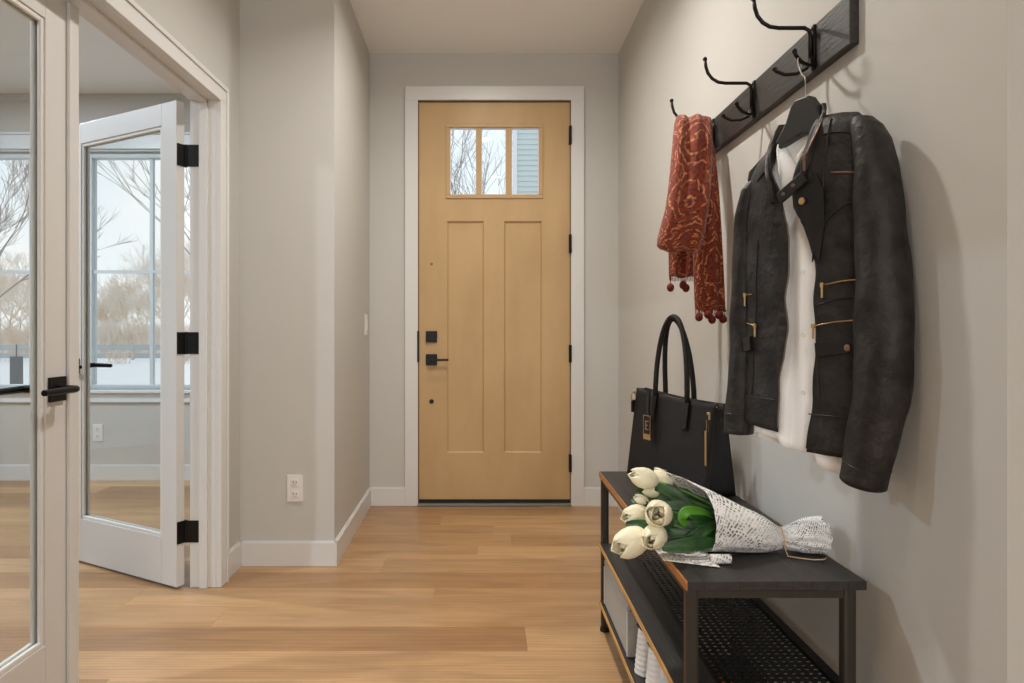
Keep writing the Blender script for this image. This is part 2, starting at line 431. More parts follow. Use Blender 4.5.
# baseboards
BH, BT = .110, .014
def bb(name, segs, label):
    m = MB()
    for (x0, y0, x1, y1) in segs:
        d = V(x1-x0, y1-y0, 0); L_ = d.length; d.normalize(); n = V(-d.y, d.x, 0)
        m.obox((x0, y0, 0), d, n, Z, 0, L_, 0, BT, 0.0005, BH-.006)
        m.obox((x0, y0, 0), d, n, Z, 0, L_, 0, BT*.6, BH-.006, BH)
    return struct(m.build(name, 'trim'), label, 'baseboard')
bb('baseboard_far', [(dx0-.078, YD, -.713, YD), (XR, YD, dx1+.078, YD)], 'white baseboard either side of the front door')
bb('baseboard_column', [(-.674, YC, XL+.0, YC), (-.713, YD, -.688, YC-.014)], 'white baseboard round the projecting wall')
bb('baseboard_left', [(XL, YC, XL, OY1+.072), (XL, OY0-.072, XL, BK)], 'white baseboard beside the glazed doors')
bb('baseboard_right', [(XR, 1.02, XR, YD)], 'white baseboard under the bench')
bb('baseboard_office', [(XO, YW, -5.2, YW), (-5.2, YW, -5.2, -1)], 'white baseboard below the office windows')
bb('baseboard_office_inner', [(XO, OY1+.072, XO, YW)], 'white baseboard beside the open glazed door')

# ------------------------------------------------------------------ front door
cw = .079
m = MB()
yf = YD-.018
m.box(dx0-cw, dx0, yf, YD, 0.0005, dz1+.002).box(dx1, dx1+cw, yf, YD, 0.0005, dz1+.002).box(dx0-cw, dx1+cw, yf, YD, dz1+.002, dz1+.086)
struct(m.build('trim_1', 'trim', bevel=.002), 'white casing round the front door', 'trim')
m = MB()
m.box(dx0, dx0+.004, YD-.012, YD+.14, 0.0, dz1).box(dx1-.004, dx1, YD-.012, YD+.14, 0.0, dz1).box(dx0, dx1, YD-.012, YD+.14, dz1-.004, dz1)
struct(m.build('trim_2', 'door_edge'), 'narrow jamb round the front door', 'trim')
D = sempty('door_1', (.045, YD, 0), 'tan front door with three small panes and black lever', 'door')
a0, a1, z0, z1 = dx0+.005, dx1-.005, .034, dz1-.006
fy = YD+.004; by = YD+.048
def PX(px): return (px-487)*YD/670
def PZ(py): return 1.06+(330-py)*YD/670
lite = (PX(450), PX(539), PZ(194.5), PZ(127.5))
pan = [(PX(447), PX(484), PZ(453), PZ(221)), (PX(504), PX(542), PZ(453), PZ(221))]
# slab built from pieces around the panels and the lite
m = MB()
xs = [a0, pan[0][0], pan[0][1], pan[1][0], pan[1][1], a1]
m.box(a0, a1, fy, by, z0, pan[0][2])                         # bottom rail
m.box(a0, xs[1], fy, by, pan[0][2], pan[0][3]).box(xs[2], xs[3], fy, by, pan[0][2], pan[0][3]).box(xs[4], a1, fy, by, pan[0][2], pan[0][3])
m.box(a0, a1, fy, by, pan[0][3], lite[2])
m.box(a0, lite[0], fy, by, lite[2], lite[3]).box(lite[1], a1, fy, by, lite[2], lite[3])
m.box(a0, a1, fy, by, lite[3], z1)
for i in (0, 1):
    p = pan[i]
    m.box(p[0], p[1], fy+.013, by-.009, p[2], p[3])
    sl = .009
    c_ = [(p[0], p[2]), (p[1], p[2]), (p[1], p[3]), (p[0], p[3])]
    ci = [(p[0]+sl, p[2]+sl), (p[1]-sl, p[2]+sl), (p[1]-sl, p[3]-sl), (p[0]+sl, p[3]-sl)]
    m.add([(x, fy+.004, z) for x, z in c_]+[(x, fy+.0125, z) for x, z in ci], [(k, (k+1) % 4, 4+(k+1) % 4, 4+k) for k in range(4)])
m.build('slab', 'door', D)
m = MB()   # raised lite frame and bars
e = .024
m.box(lite[0]-e, lite[1]+e, fy-.008, fy, lite[3], lite[3]+e).box(lite[0]-e, lite[1]+e, fy-.008, fy, lite[2]-e, lite[2])
m.box(lite[0]-e, lite[0], fy-.008, fy, lite[2], lite[3]).box(lite[1], lite[1]+e, fy-.008, fy, lite[2], lite[3])
for (q0, q1) in ((PX(476.3), PX(481.5)), (PX(506), PX(511.5))):
    m.box(q0, q1, fy-.004, by, lite[2], lite[3])
m.build('lite_frame', 'door', D, bevel=.003)
for (q0, q1) in ((lite[0], PX(476.3)), (PX(481.5), PX(506)), (PX(511.5), lite[1])):
    mm = .0035
    f = MB().box(q0, q0+mm, fy+.004, fy+.03, lite[2], lite[3]).box(q1-mm, q1, fy+.004, fy+.03, lite[2], lite[3]).box(q0, q1, fy+.004, fy+.03, lite[2], lite[2]+mm).box(q0, q1, fy+.004, fy+.03, lite[3]-mm, lite[3])
    f.build('pane_bead', 'plastic', D)
    MB().box(q0, q1, fy+.02, fy+.024, lite[2], lite[3]).build('glass_pane', 'glass', D)
def plate(cx, cz, w, name):
    return MB().box(cx-w/2, cx+w/2, fy-.012, fy, cz-w/2, cz+w/2).box(cx-w*.36, cx+w*.36, fy-.02, fy-.012, cz-w*.36, cz+w*.36).build(name, 'black_metal', D, bevel=.0015)
plate(PX(431.5), PZ(336.7), .068, 'deadbolt')
hp = plate(PX(431.5), PZ(359.7), .068, 'door_handle')
MB().box(PX(431.5)-.012, PX(431.5)+.012, fy-.05, fy-.018, PZ(359.7)-.01, PZ(359.7)+.01).box(PX(431.5)-.012, PX(449), fy-.056, fy-.044, PZ(359.7)-.006, PZ(359.7)+.007).build('lever', 'black_metal', hp, bevel=.002)
MB().cyl((PX(431.5), fy+.0005, PZ(401.5)), (0, -1, 0), .014, .004).build('lock_hole', 'hinge', D)
MB().cyl((PX(431.5), fy+.0005, PZ(264)), (0, -1, 0), .008, .003).build('screw_hole', 'door_edge', D)
MB().box(dx0-.004, dx0+.007, YD-.022, YD+.002, PZ(362), PZ(331)).build('strike_plate', 'hinge', D)
for (pa, pb) in ((127, 145), (235, 253), (345, 362), (454, 471)):
    MB().cyl((dx1-.005, YD-.024, PZ(pb)), (0, 0, 1), .0085, PZ(pa)-PZ(pb), 10).box(dx1-.012, dx1+.002, YD-.022, YD-.0, PZ(pb), PZ(pa)).build('hinge', 'hinge', D)
MB().box(a0, a1, YD-.006, YD+.004, .016, .036).build('door_sweep', 'rubber', D)
struct(MB().box(dx0, dx1, YD-.03, YD+.15, 0, .016).build('trim_3', 'threshold', bevel=.003), 'grey threshold under the front door', 'trim')

# ------------------------------------------------------------------ glazed double doors
cX = XL+.022
m = MB()
m.box(XL, cX, OY1-.006, OY1+.066, 0.0005, OH+.0).box(XL, cX, OY0-.066, OY0+.006, 0.0005, OH).box(XL, cX, OY0-.066, OY1+.066, OH-.006, OH+.066)
m.box(cX, cX+.006, OY1+.048, OY1+.066, 0.0005, OH+.048).box(cX, cX+.006, OY0-.066, OY1+.066, OH+.048, OH+.066)
struct(m.build('trim_4', 'trim', bevel=.002), 'white casing round the glazed double doors', 'trim')
m = MB()   # jamb lining and stops
m.box(XO, XL, OY1-.006, OY1, 0.0005, OH).box(XO, XL, OY0, OY0+.006, 0.0005, OH).box(XO, XL, OY0, OY1, OH-.006, OH)
m.box(XO+.042, XO+.075, OY1-.018, OY1-.006, 0.0005, OH-.006).box(XO+.042, XO+.075, OY0+.006, OY1-.006, OH-.018, OH-.006)
struct(m.build('trim_5', 'trim', bevel=.0015), 'white jamb lining with stop', 'trim')
m = MB()   # office-side casing
m.box(XO-.012, XO, OY1+.02, OY1+.08, 0.0005, OH+.066).box(XO-.012, XO, OY0-.066, OY0-.006, 0.0005, OH+.066).box(XO-.012, XO, OY0-.066, OY1+.066, OH+.003, OH+.066)
struct(m.build('trim_6', 'trim', bevel=.002), 'white casing on the office side', 'trim')

def leaf(name, P, d, n, L_, label, lock_stile, astragal):
    """P hinge pin, d along the leaf, n towards the hall face"""
    P = Vector(P); d = Vector(d).normalized(); n = Vector(n).normalized(); T = .038
    G = sempty(name, P, label, 'door')
    zb, zt = .012, OH-.014
    gb, gt = .205, 1.905
    hs = .098; ls = lock_stile
    fr = MB()
    fr.obox(P, d, n, Z, .004, hs, 0, T, zb, zt).obox(P, d, n, Z, L_-ls, L_, 0, T, zb, zt)
    fr.obox(P, d, n, Z, hs, L_-ls, 0, T, zb, gb).obox(P, d, n, Z, hs, L_-ls, 0, T, gt, zt)
    fr.build('door_frame', 'trim', G, bevel=.0015)
    bd = MB(); w = .014
    for (n0, n1) in ((T*.62, T*.9), (T*.1, T*.38)):
        bd.obox(P, d, n, Z, hs, hs+w, n0, n1, gb, gt).obox(P, d, n, Z, L_-ls-w, L_-ls, n0, n1, gb, gt)
        bd.obox(P, d, n, Z, hs+w, L_-ls-w, n0, n1, gb, gb+w).obox(P, d, n, Z, hs+w, L_-ls-w, n0, n1, gt-w, gt)
    bd.build('glazing_bead', 'plastic', G, bevel=.003)
    MB().obox(P, d, n, Z, hs, L_-ls, T*.46, T*.54, gb, gt).build('glass_pane', 'glass', G)
    hz = .896; ht = L_-(.075 if astragal else .055)
    for sgn, n0 in ((1, T), (-1, 0)):
        q = MB().obox(P+n*n0, d, n*sgn, Z, ht-.034, ht+.034, 0, .009, hz-.034, hz+.034).build('handle_plate', 'black_metal', G, bevel=.001)
        lv = MB()
        c = P+n*n0+d*ht+Z*hz
        lv.tube([c+n*sgn*.009, c+n*sgn*.05], .011, 10)
        lv.tube([c+n*sgn*.05+d*.012, c+n*sgn*.052, c+n*sgn*.053-d*.06, c+n*sgn*.05-d*.125], [.0095, .0105, .0095, .0085], 10)
        lv.build('lever', 'black_metal', q, smooth=False)
    if astragal:
        MB().obox(P, d, n, Z, L_-.03, L_+.014, T, T+.011, zb, zt-.002).build('astragal', 'trim', G, bevel=.003)
    return G, P, d, n, T
d_open = V(-.588, .319, 0).normalized(); n_open = V(d_open.y, -d_open.x, 0)*-1
n_open = V(-d_open.y, d_open.x, 0)
if n_open.y > 0: n_open = -n_open
G2, P2, d2, n2, T2 = leaf('door_2', (-1.242, 2.757, 0), d_open, n_open, .76, 'glazed door leaf standing open into the office', .098, False)
for pz in (157, 343, 530):
    zc = 1.06+(330-pz)/241.5
    h = MB()
    h.cyl((-1.239, 2.7585, zc-.046), (0, 0, 1), .0065, .092, 10)
    h.obox(P2, d2, n2, Z, -.0005, .004, 0.002, .036, zc-.045, zc+.045)
    h.box(-1.235, -1.186, OY1-.0095, OY1-.006, zc-.045, zc+.045)
    h.obox(P2, d2, n2, Z, .0, .012, -.008, .003, zc-.045, zc+.045)
    h.build('hinge', 'hinge', G2)
G3, P3, d3, n3, T3 = leaf('door_3', (-1.235, 1.206, 0), (0, 1, 0), (1, 0, 0), .729, 'closed glazed door leaf at the left with black lever', .118, True)

# ------------------------------------------------------------------ office windows
def window(name, x0, x1, label, gridx, unit):
    W = sempty(name, ((x0+x1)/2, YW, WZ0), label, 'window')
    f = MB(); w = .05; ya, yb = YW+.04, YW+.11
    f.box(x0, x0+w, ya, yb, WZ0, WZ1).box(x1-w, x1, ya, yb, WZ0, WZ1).box(x0+w, x1-w, ya, yb, WZ0, WZ0+w*.6).box(x0+w, x1-w, ya, yb, WZ1-w, WZ1)
    for u in unit: f.box(u-.035, u+.035, ya, yb, WZ0, WZ1)
    # return lining
    f.box(x0-.0, x0+.012, YW-.002, ya, WZ0, WZ1).box(x1-.012, x1, YW-.002, ya, WZ0, WZ1).box(x0, x1, YW-.002, ya, WZ1-.012, WZ1)
    f.build('window_frame', 'winframe', W, bevel=.003)
    g = MB()
    for u in gridx: g.box(u-.012, u+.012, ya+.02, yb-.02, WZ0+.03, WZ1-.05)
    g.box(x0+w, x1-w, ya+.022, yb-.022, 1.466, 1.488)
    g.build('muntin', 'winframe', W)
    MB().box(x0+w, x1-w, ya+.034, ya+.038, WZ0+.03, WZ1-.05).build('glass_pane', 'glass', W)
    s = MB().box(x0-.09, x1+.09, YW-.045, YW+.04, WZ0-.022, WZ0).box(x0-.07, x1+.07, YW-.018, YW, WZ0-.09, WZ0-.022)
    s.build('window_sill', 'office_white', W, bevel=.003)
    c = MB().box(x0-.07, x0, YW-.018, YW, WZ0, WZ1+.0).box(x1, x1+.07, YW-.018, YW, WZ0, WZ1).box(x0-.08, x1+.08, YW-.02, YW, WZ1, WZ1+.10).box(x0-.09, x1+.09, YW-.03, YW, WZ1+.10, WZ1+.115)
    c.build('window_casing', 'office_white', W, bevel=.002)
    return W
window('window_1', WA[0], WA[1], 'left office window over snowy trees', [-4.26, -3.57], [-3.92])
window('window_2', WB[0], WB[1], 'office window seen through the open glazed door', [-2.40], [])
W3 = sempty('fill_window', (.1, BK, .3), 'large unseen window added behind the viewpoint for fill light', 'window')  # unseen window, added as an opening for the fill from behind
f = MB().box(-.95, -.89, BK-.12, BK-.05, .3, 2.5).box(1.09, 1.15, BK-.12, BK-.05, .3, 2.5).box(-.95, 1.15, BK-.12, BK-.05, .3, .36).box(-.95, 1.15, BK-.12, BK-.05, 2.44, 2.5).box(.08, .12, BK-.12, BK-.05, .3, 2.5)
f.build('window_frame', 'winframe', W3)

# outlets and switch
def outlet(c, ax, n, label, grey=False):
    c = Vector(c); ax = Vector(ax); n = Vector(n)
    T = thing('power_outlet', label, 'outlet', c)
    MB().obox(c, ax, n, Z, -.036, .036, 0, .006, -.06, .06).build('cover_plate', 'plastic', T, bevel=.002)
    for s in (-1, 1):
        MB().obox(c+Z*.026*s, ax, n, Z, -.017, .017, .006, .009, -.016, .016).build('socket', 'plastic', T, bevel=.002)
        MB().obox(c+Z*.026*s, ax, n, Z, -.008, -.005, .009, .0095, -.003, .008).obox(c+Z*.026*s, ax, n, Z, .005, .008, .009, .0095, -.003, .006).obox(c+Z*.026*s, ax, n, Z, -.002, .002, .009, .0095, -.011, -.007).build('slot', 'dark_slot', T)
    return T
outlet((-.864, YC, .348), (1, 0, 0), (0, -1, 0), 'white double power outlet low on the projecting hall wall')
outlet((-2.745, YW, .335), (1, 0, 0), (0, -1, 0), 'power outlet below the office window, seen through the open glazed door')
sx = -.709; sy = 3.90
T = thing('light_switch', 'white light switch on the narrow wall left of front door', 'light switch', (sx, sy, 1.09))
dd = V(-.713+.688, YD+.16-YC, 0).normalized(); nn = V(dd.y, -dd.x, 0)
base = V(-.688, YC, 1.09)+dd*(sy-YC)
MB().obox(base, dd, nn, Z, -.036, .036, 0, .006, -.06, .06).build('cover_plate', 'plastic', T, bevel=.002)
MB().obox(base, dd, nn, Z, -.016, .016, .006, .011, -.032, .032).build('rocker', 'plastic', T, bevel=.002)

# ------------------------------------------------------------------ coat rack
fx = .7735
K = thing('coat_rack', 'dark wooden wall rack with long curved iron hooks, above the bench', 'coat rack', (XR, 1.92, 1.67))
MB().box(fx, XR-.0005, 1.43, 2.43, 1.671, 1.781).build('board', 'rack', K, bevel=.002)
def hook(y):
    m = MB()
    m.obox((fx, y, 1.70), (0, 1, 0), (-1, 0, 0), Z, -.007, .007, 0, .004, -.026, .080)
    x = fx-.009
    P = [(x, y, 1.70), (x, y, 1.755), (x-.003, y, 1.768), (x-.014, y, 1.774), (x-.075, y, 1.774), (x-.096, y, 1.777), (x-.113, y, 1.787), (x-.125, y, 1.802), (x-.131, y, 1.820), (x-.134, y, 1.840)]
    m.tube(P, .0048, 10); m.ball((x-.134, y, 1.843), .0068, 10)
    for s in (-1, 1):
        Q = [(x+.002, y, 1.705), (x-.004, y+s*.012, 1.682), (x-.020, y+s*.026, 1.676), (x-.042, y+s*.040, 1.679), (x-.058, y+s*.050, 1.690), (x-.062, y+s*.053, 1.697)]
        m.tube(Q, .0046, 10); m.ball(Q[-1], .0064, 10)
    o = m.build('hook', 'hook', K, smooth=True)
    for zz in (1.69, 1.772): MB().ball((fx-.005, y, zz), .004, 8, (.5, 1, 1)).build('screw', 'hook', o)
HY = [1.584, 1.938, 2.288]
for y in HY: hook(y)

# ------------------------------------------------------------------ scarf
def S(px, py, Y): return ((px-487)*Y/670, 1.06+(330-py)*Y/670)
T = thing('scarf', 'rust red paisley scarf with dark tassels, folded over the farthest rack hook', 'scarf', (.70, 2.28, 1.09))
def cloth(rows, folds, name, ph, amp=.008, n=64, nv=60, rot=0, vs=1.0):
    """rows: (z, xleft, xright, yc, halfdepth)"""
    rows = sorted(rows, key=lambda r: -r[0])
    def fn(u, v):
        k = v*(len(rows)-1); i = min(int(k), len(rows)-2); t = k-i
        a, b_ = rows[i], rows[i+1]
        z, xl, xr, yc, hd = [p+(q-p)*t for p, q in zip(a, b_)]
        ang = 2*math.pi*u
        cx, sy = math.cos(ang), math.sin(ang)
        ex = math.copysign(abs(cx)**.8, cx)
        x = (xl+xr)/2+(xr-xl)/2*ex
        s = (x-xl)/max(1e-4, xr-xl)
        fold = amp*(math.sin(folds*math.pi*2*s+ph+v*1.5)+.45*math.sin(folds*4.3*s+ph*2-v*3))
        y = yc-hd*sy+fold
        y -= (s-.5)*(xr-xl)*rot
        z2 = z+.004*math.sin(s*9+ph)
        return V(x, y, z2)
    return MB().grid(fn, n, nv, True, True, us=.5, vs=vs).build(name, 'scarf', T, smooth=True)
# rear tail (right side in view) hanging nearest the wall
def rr(py, pl, pr, Y, hd):
    xl, z = S(pl, py, Y); xr, _ = S(pr, py, Y); return (z, xl, xr, Y, hd)
cloth([rr(119, 690, 709, 2.262, .012), rr(150, 692, 715, 2.235, .011), rr(190, 692, 719, 2.22, .009), rr(230, 693, 721.5, 2.215, .009), rr(270, 693.5, 723.5, 2.212, .009), rr(300, 694.5, 725, 2.212, .008), rr(311, 695, 725.5, 2.212, .007)], 2.2, 'tail', 1.2, .004, vs=.9)
cloth([rr(125, 684, 696, 2.31, .01), rr(180, 676, 697, 2.30, .01), rr(250, 668.5, 697, 2.29, .01), rr(277, 669, 694, 2.285, .009)], 2, 'tail', .2, .004, vs=.7)
cloth([rr(115.5, 680, 708, 2.275, .004), rr(117, 677, 711, 2.272, .014), rr(122, 675, 712, 2.262, .022), rr(140, 673, 712.5, 2.23, .024), rr(165, 671, 712, 2.205, .022), rr(190, 668.5, 711, 2.185, .022), rr(212, 665, 708.5, 2.175, .022),
       rr(230, 660, 705.5, 2.17, .024), rr(240, 657.5, 703, 2.17, .024), rr(247, 657, 701, 2.17, .022), rr(250.5, 660, 698, 2.17, .014), rr(252, 666, 690, 2.17, .005)], 2.6, 'folded_loop', 2.0, .007, vs=.8)
# fringe and pompoms
def pom(px, py, Y, top):
    x, z = S(px, py, Y); _, zt = S(px, top, Y)
    t = MB().tube([(x, Y, zt+.006), (x, Y, z+.01)], .0016, 6)
    t.grid(lambda u, v: V(x, Y, z)+V(math.cos(u*6.283)*math.sin(math.pi*(.02+.96*v)), math.sin(u*6.283)*math.sin(math.pi*(.02+.96*v)), math.cos(math.pi*(.02+.96*v))*1.05)*(.0125*(1+.12*math.sin(u*6.283*6))), 24, 10, True, True)
    t.build('tassel', 'tassel', T, smooth=True)
for (px, py) in ((699, 317), (708, 314.5), (712, 319.5), (719, 315), (723, 319)): pom(px, py, 2.20, 309)
for (px, py) in ((670.5, 287.5), (683, 285), (686, 288)): pom(px, py, 2.285, 276)
fr = MB()
for i in range(22):
    px = 695.5+i*1.45; x, z = S(px, 311, 2.20); fr.tube([(x, 2.2, z+.004), (x+.001, 2.2, z-.012-.005*rnd.random())], .0013, 5)
fr.build('fringe', 'tassel', T); fr = MB()
for i in range(16):
    px = 669.5+i*1.5; x, z = S(px, 277, 2.285); fr.tube([(x, 2.285, z+.004), (x+.001, 2.285, z-.012-.005*rnd.random())], .0013, 5)
fr.build('fringe', 'tassel', T)

# ------------------------------------------------------------------ hanger, shirt, jacket
JO = V(.7075, 1.45, 0); JU = V(.436, -.900, 0).normalized(); JN = V(-.900, -.436, 0).normalized()
def J(u, w, z): return JO+JU*u+JN*w+Z*z
def jpix(px, py, w):
    kx = (px-487)/670
    u = (kx*(JO.y+w*JN.y)-JO.x-w*JN.x)/(JU.x-kx*JU.y)
    Y = JO.y+u*JU.y+w*JN.y
    return u, 1.06+(330-py)*Y/670

HG = thing('clothes_hanger', 'black wooden clothes hanger hooked on the nearest rack hook', 'hanger', J(0, .03, 1.44))
out = [(-.145, 1.405), (-.14, 1.428), (-.062, 1.480), (-.038, 1.512), (-.024, 1.545), (-.014, 1.556), (.020, 1.556), (.034, 1.535), (.05, 1.50), (.085, 1.470), (.145, 1.43), (.148, 1.408), (.135, 1.407), (.05, 1.463), (.0, 1.478), (-.055, 1.463), (-.13, 1.407)]
MB().prism([J(u, .018, z) for u, z in out], JN*.026).build('hanger_body', 'hanger', HG, bevel=.004)
nx, ny, nz = fx-.009-.036, HY[0]-.037, 1.6845   # where the wire crosses the near prong
ax_, ay_, az_ = fx-.009-.046, HY[0]-.042, 1.6855
pw0 = [J(.002, .03, 1.55), J(.002, .03, 1.598), V(.6835, 1.452, 1.612), V(.692, 1.478, 1.630), V(.697, 1.498, 1.650), V(ax_-.012, ay_-.020, 1.668), V(ax_-.008, ay_-.012, 1.680), V(ax_, ay_, az_+.001), V(ax_+.008, ay_+.010, 1.681), V(ax_+.011, ay_+.014, 1.670)]
pw = []
for i in range(len(pw0)-1):
    p0, p1, p2, p3 = pw0[max(i-1, 0)], pw0[i], pw0[i+1], pw0[min(i+2, len(pw0)-1)]
    for k in range(5):
        f_ = k/5
        pw.append(.5*((2*p1)+(p2-p0)*f_+(2*p0-5*p1+4*p2-p3)*f_**2+(3*p1-p0-3*p2+p3)*f_**3))
pw.append(pw0[-1])
MB().tube(pw, .0015, 8).build('hanger_hook', 'steel', HG, smooth=True)

WC = .030
def a_half(z, side):
    if side > 0: return interp([(.80, .150), (1.0, .145), (1.2, .142), (1.35, .146), (1.42, .150), (1.5, .15)], z)
    return interp([(.80, .160), (1.0, .158), (1.2, .155), (1.35, .150), (1.42, .148), (1.5, .148)], z)
def shoulder_z(u):
    return interp([(-.16, 1.375), (-.148, 1.405), (-.115, 1.442), (-.07, 1.478), (-.045, 1.492), (.0, 1.50), (.045, 1.505), (.09, 1.499), (.125, 1.490), (.145, 1.470), (.155, 1.44)], u)
def hem_z(u): return interp([(-.17, .85), (-.03, .838), (.03, .808), (.16, .808)], u)
def front_w(u, z, b_=.052):
    side = 1 if u > 0 else -1
    a = a_half(z, side); top = shoulder_z(u)
    Sx = max(0, 1-min(1, abs(u)/a)**2.6)**.5
    v = max(0, min(1, (z-.8)/(top-.8)))
    Tz = max(0, 1-v**9)**.5
    rip = .0022*math.sin(u*70+z*9)*Sx*Tz+.0016*math.sin(z*46+u*20)*Sx*Tz
    return WC+.002+b_*Sx*Tz*(.85+.15*math.sin(z*5))+rip
open_r = [(.80, .037), (.84, .040), (.95, .056), (1.02, .059), (1.06, .061), (1.2, .061), (1.24, .052), (1.276, .040), (1.317, .012), (1.36, .004), (1.40, .020), (1.44, .036), (1.50, .046), (1.53, .05)]
open_l = [(.80, -.040), (.84, -.037), (.90, -.035), (.956, -.031), (1.0, -.018), (1.06, -.009), (1.13, -.010), (1.204, -.006), (1.25, -.002), (1.283, -.004), (1.328, -.019), (1.36, -.028), (1.40, -.045), (1.44, -.056), (1.48, -.062), (1.53, -.07)]
JK = thing('leather_jacket', 'distressed black leather biker jacket with gold zips, on the black hanger', 'jacket', J(0, .03, .81))
def wob(z): return .0025*math.sin(z*38)+.0015*math.sin(z*71)
def panel(side):
    def fn(s, v):
        # v 0 hem .. 1 shoulder ; s 0 opening .. 1 side
        z = .8+v*.7
        for _ in range(3):
            o_ = interp(open_r if side > 0 else open_l, z)+wob(z)*(.6)
            a = a_half(z, side)*side
            u = o_+(a-o_)*s
            z = hem_z(u)+(shoulder_z(u)-hem_z(u))*v
        return J(u, front_w(u, z), z)
    return MB().grid(fn, 26, 60)
panel(1).build('front_panel', 'leather', JK, smooth=True, solid=.0035)
panel(-1).build('front_panel', 'leather', JK, smooth=True, solid=.0035)
def backfn(s, v):
    z = .8+v*.7
    for _ in range(3):
        u = -a_half(z, -1)+(a_half(z, 1)+a_half(z, -1))*s
        z = hem_z(u)+(shoulder_z(u)-hem_z(u))*v
    a = a_half(z, 1 if u > 0 else -1)
    Sx = max(0, 1-min(1, abs(u)/a)**3)**.5; Tz = max(0, 1-v**9)**.5
    return J(u, WC+.002-.016*Sx*Tz, z)
MB().grid(backfn, 40, 50).build('back_panel', 'leather', JK, smooth=True, solid=.003)
# waistband seams, yoke seams
def seam(pts, r, name='seam', m='leather_dark', bb=.0012, parent=JK, n=6):
    P = []
    for (a, b_) in zip(pts, pts[1:]):
        for k in range(6):
            t = k/6; u = a[0]+(b_[0]-a[0])*t; z = a[1]+(b_[1]-a[1])*t
            P.append(J(u, front_w(u, z)+.0018+bb, z))
    u, z = pts[-1]; P.append(J(u, front_w(u, z)+.0018+bb, z))
    return MB().tube(P, r, n).build(name, m, parent, smooth=True)
def S2(lst, w=.07): return [jpix(px, py, w) for px, py in lst]
seam(S2([(808, 414), (826, 416), (845, 418)]), .0013)
seam(S2([(743, 396), (758, 398), (775, 400)]), .0013)
seam(S2([(826, 135), (832, 133), (845, 132), (862, 133)], .055), .0014)
seam(S2([(759, 182), (766, 175), (776, 168)], .06), .0014)
seam(S2([(757, 240), (755, 300), (752, 360), (750, 395)]), .0010)
seam(S2([(829, 118), (830, 150), (828, 185), (822, 225), (818, 262)], .06), .0016)
seam(S2([(823, 225), (832, 214), (845, 203), (853, 200)]), .0022, 'seam_piping', 'leather')
seam(S2([(818, 305), (835, 299), (853, 296)]), .0012)
seam(S2([(819, 345), (818, 372), (820, 395)]), .0010)
# zips
def zipper(px, r=.0019, pull=0, m='gold', w=.07):
    pts = S2(px, w); o = seam(pts, r*.72, 'zipper', m, .0014)
    if pull:
        u, z = pts[0] if pull < 0 else pts[-1]
        p = MB(); ww = front_w(u, z)+.005
        p.obox(J(u, ww, z), JU, JN, Z, -.0038, .0038, -.001, .003, -.0045, .0045)
        p.obox(J(u, ww, z), JU, JN, Z, -.0026, .0026, 0, .002, -.026, -.004)
        p.build('zip_pull', m, o, bevel=.0008)
    return o
zipper([(823, 285), (838, 281), (852, 279)], pull=-1)
zipper([(815, 326), (832, 322), (850, 320)], pull=-1)
zipper([(742, 295), (751, 294)], .0016, pull=-1)
zipper([(743, 323), (755, 325.5)], .0016, pull=1)
zipper([(833, 173), (846, 172), (858, 172)], .0028, m='copper', w=.065)
# front opening zip tapes
for side, tab in ((1, open_r), (-1, open_l)):
    P = []
    for k in range(60):
        z = (.815 if side > 0 else .845)+(1.30-.83)*k/59
        u = interp(tab, z)+wob(z)*.6
        P.append(J(u-.001*side, front_w(u, z)+.001, z))
    MB().tube(P, .0016, 6).build('front_zip', 'steel_dull' if side < 0 else 'leather_dark', JK, smooth=True)
# lapel : folded triangle on near panel
lp = [(800, 186), (806, 178), (815, 172), (822, 190), (822, 225), (817, 262), (811, 247), (803, 222), (796, 203)]
pts = S2(lp, .082)
m = MB(); c = (sum(p[0] for p in pts)/len(pts), sum(p[1] for p in pts)/len(pts))
vs = [J(c[0], front_w(*c)+.008, c[1])]+[J(u, front_w(max(u, .015), z)+.006, z) for u, z in pts]
m.add(vs, [(0, i+1, (i+1) % len(pts)+1) for i in range(len(pts))]); m.build('lapel', 'leather_dark', JK, solid=.003, smooth=False)
# pocket flap with stud, belt tab
def flap(px, name, th=.004, m='leather', w=.07, lift=.002):
    pts = S2(px, w)
    return MB().prism([J(u, front_w(u, z)+lift, z) for u, z in pts], JN*th).build(name, m, JK, bevel=.001)
fl = flap([(816, 343), (851, 338), (851, 352), (817, 357)], 'pocket_flap', .006, 'leather_dark')
def stud(px, py, r, w=.075, lift=.006, m='gold', parent=JK, name='stud'):
    u, z = jpix(px, py, w); c = J(u, front_w(u, z)+lift, z)
    return MB().tube([c, c+JN*.003, c+JN*.004], [r, r, r*.6], 14).build(name, m, parent)
stud(843, 348, .007, m='copper', parent=fl, lift=.0085)
fl2 = flap([(742, 338), (752, 336), (753, 350), (743, 352)], 'belt_tab', .012, 'leather_dark')
# collar
def collar(s, v):
    # s 0 left front end .. 1 right front end going round the back
    ang = R(-158)+s*R(316)                 # 0 = back
    uc, ru, wc, rw = -.012, .055, .038, .047
    flare = 1+.10*v
    u = uc+ru*flare*math.sin(ang); w = wc-rw*flare*math.cos(ang)*(.62 if math.cos(ang) > 0 else 1.1)
    e = abs(ang)/R(158)
    drop = max(0, e-.45)/.55
    zb = 1.478-(.135 if ang < 0 else .115)*drop**1.25+ (-.012 if ang < 0 else .004)
    zt = zb+.052-.014*drop
    if ang > 0: u += .030*drop
    return J(u, w, zb+(zt-zb)*v)
MB().grid(collar, 48, 8).build('collar', 'leather', JK, smooth=True, solid=.008)
zc = []
for k in range(16):
    s = .70+.27*k/15
    p = collar(s, .80); q = collar(s, .2); nrm = (q-p)
    ang = R(-158)+s*R(316)
    zc.append(p+(JN*.55+JU*.45)*.0075)
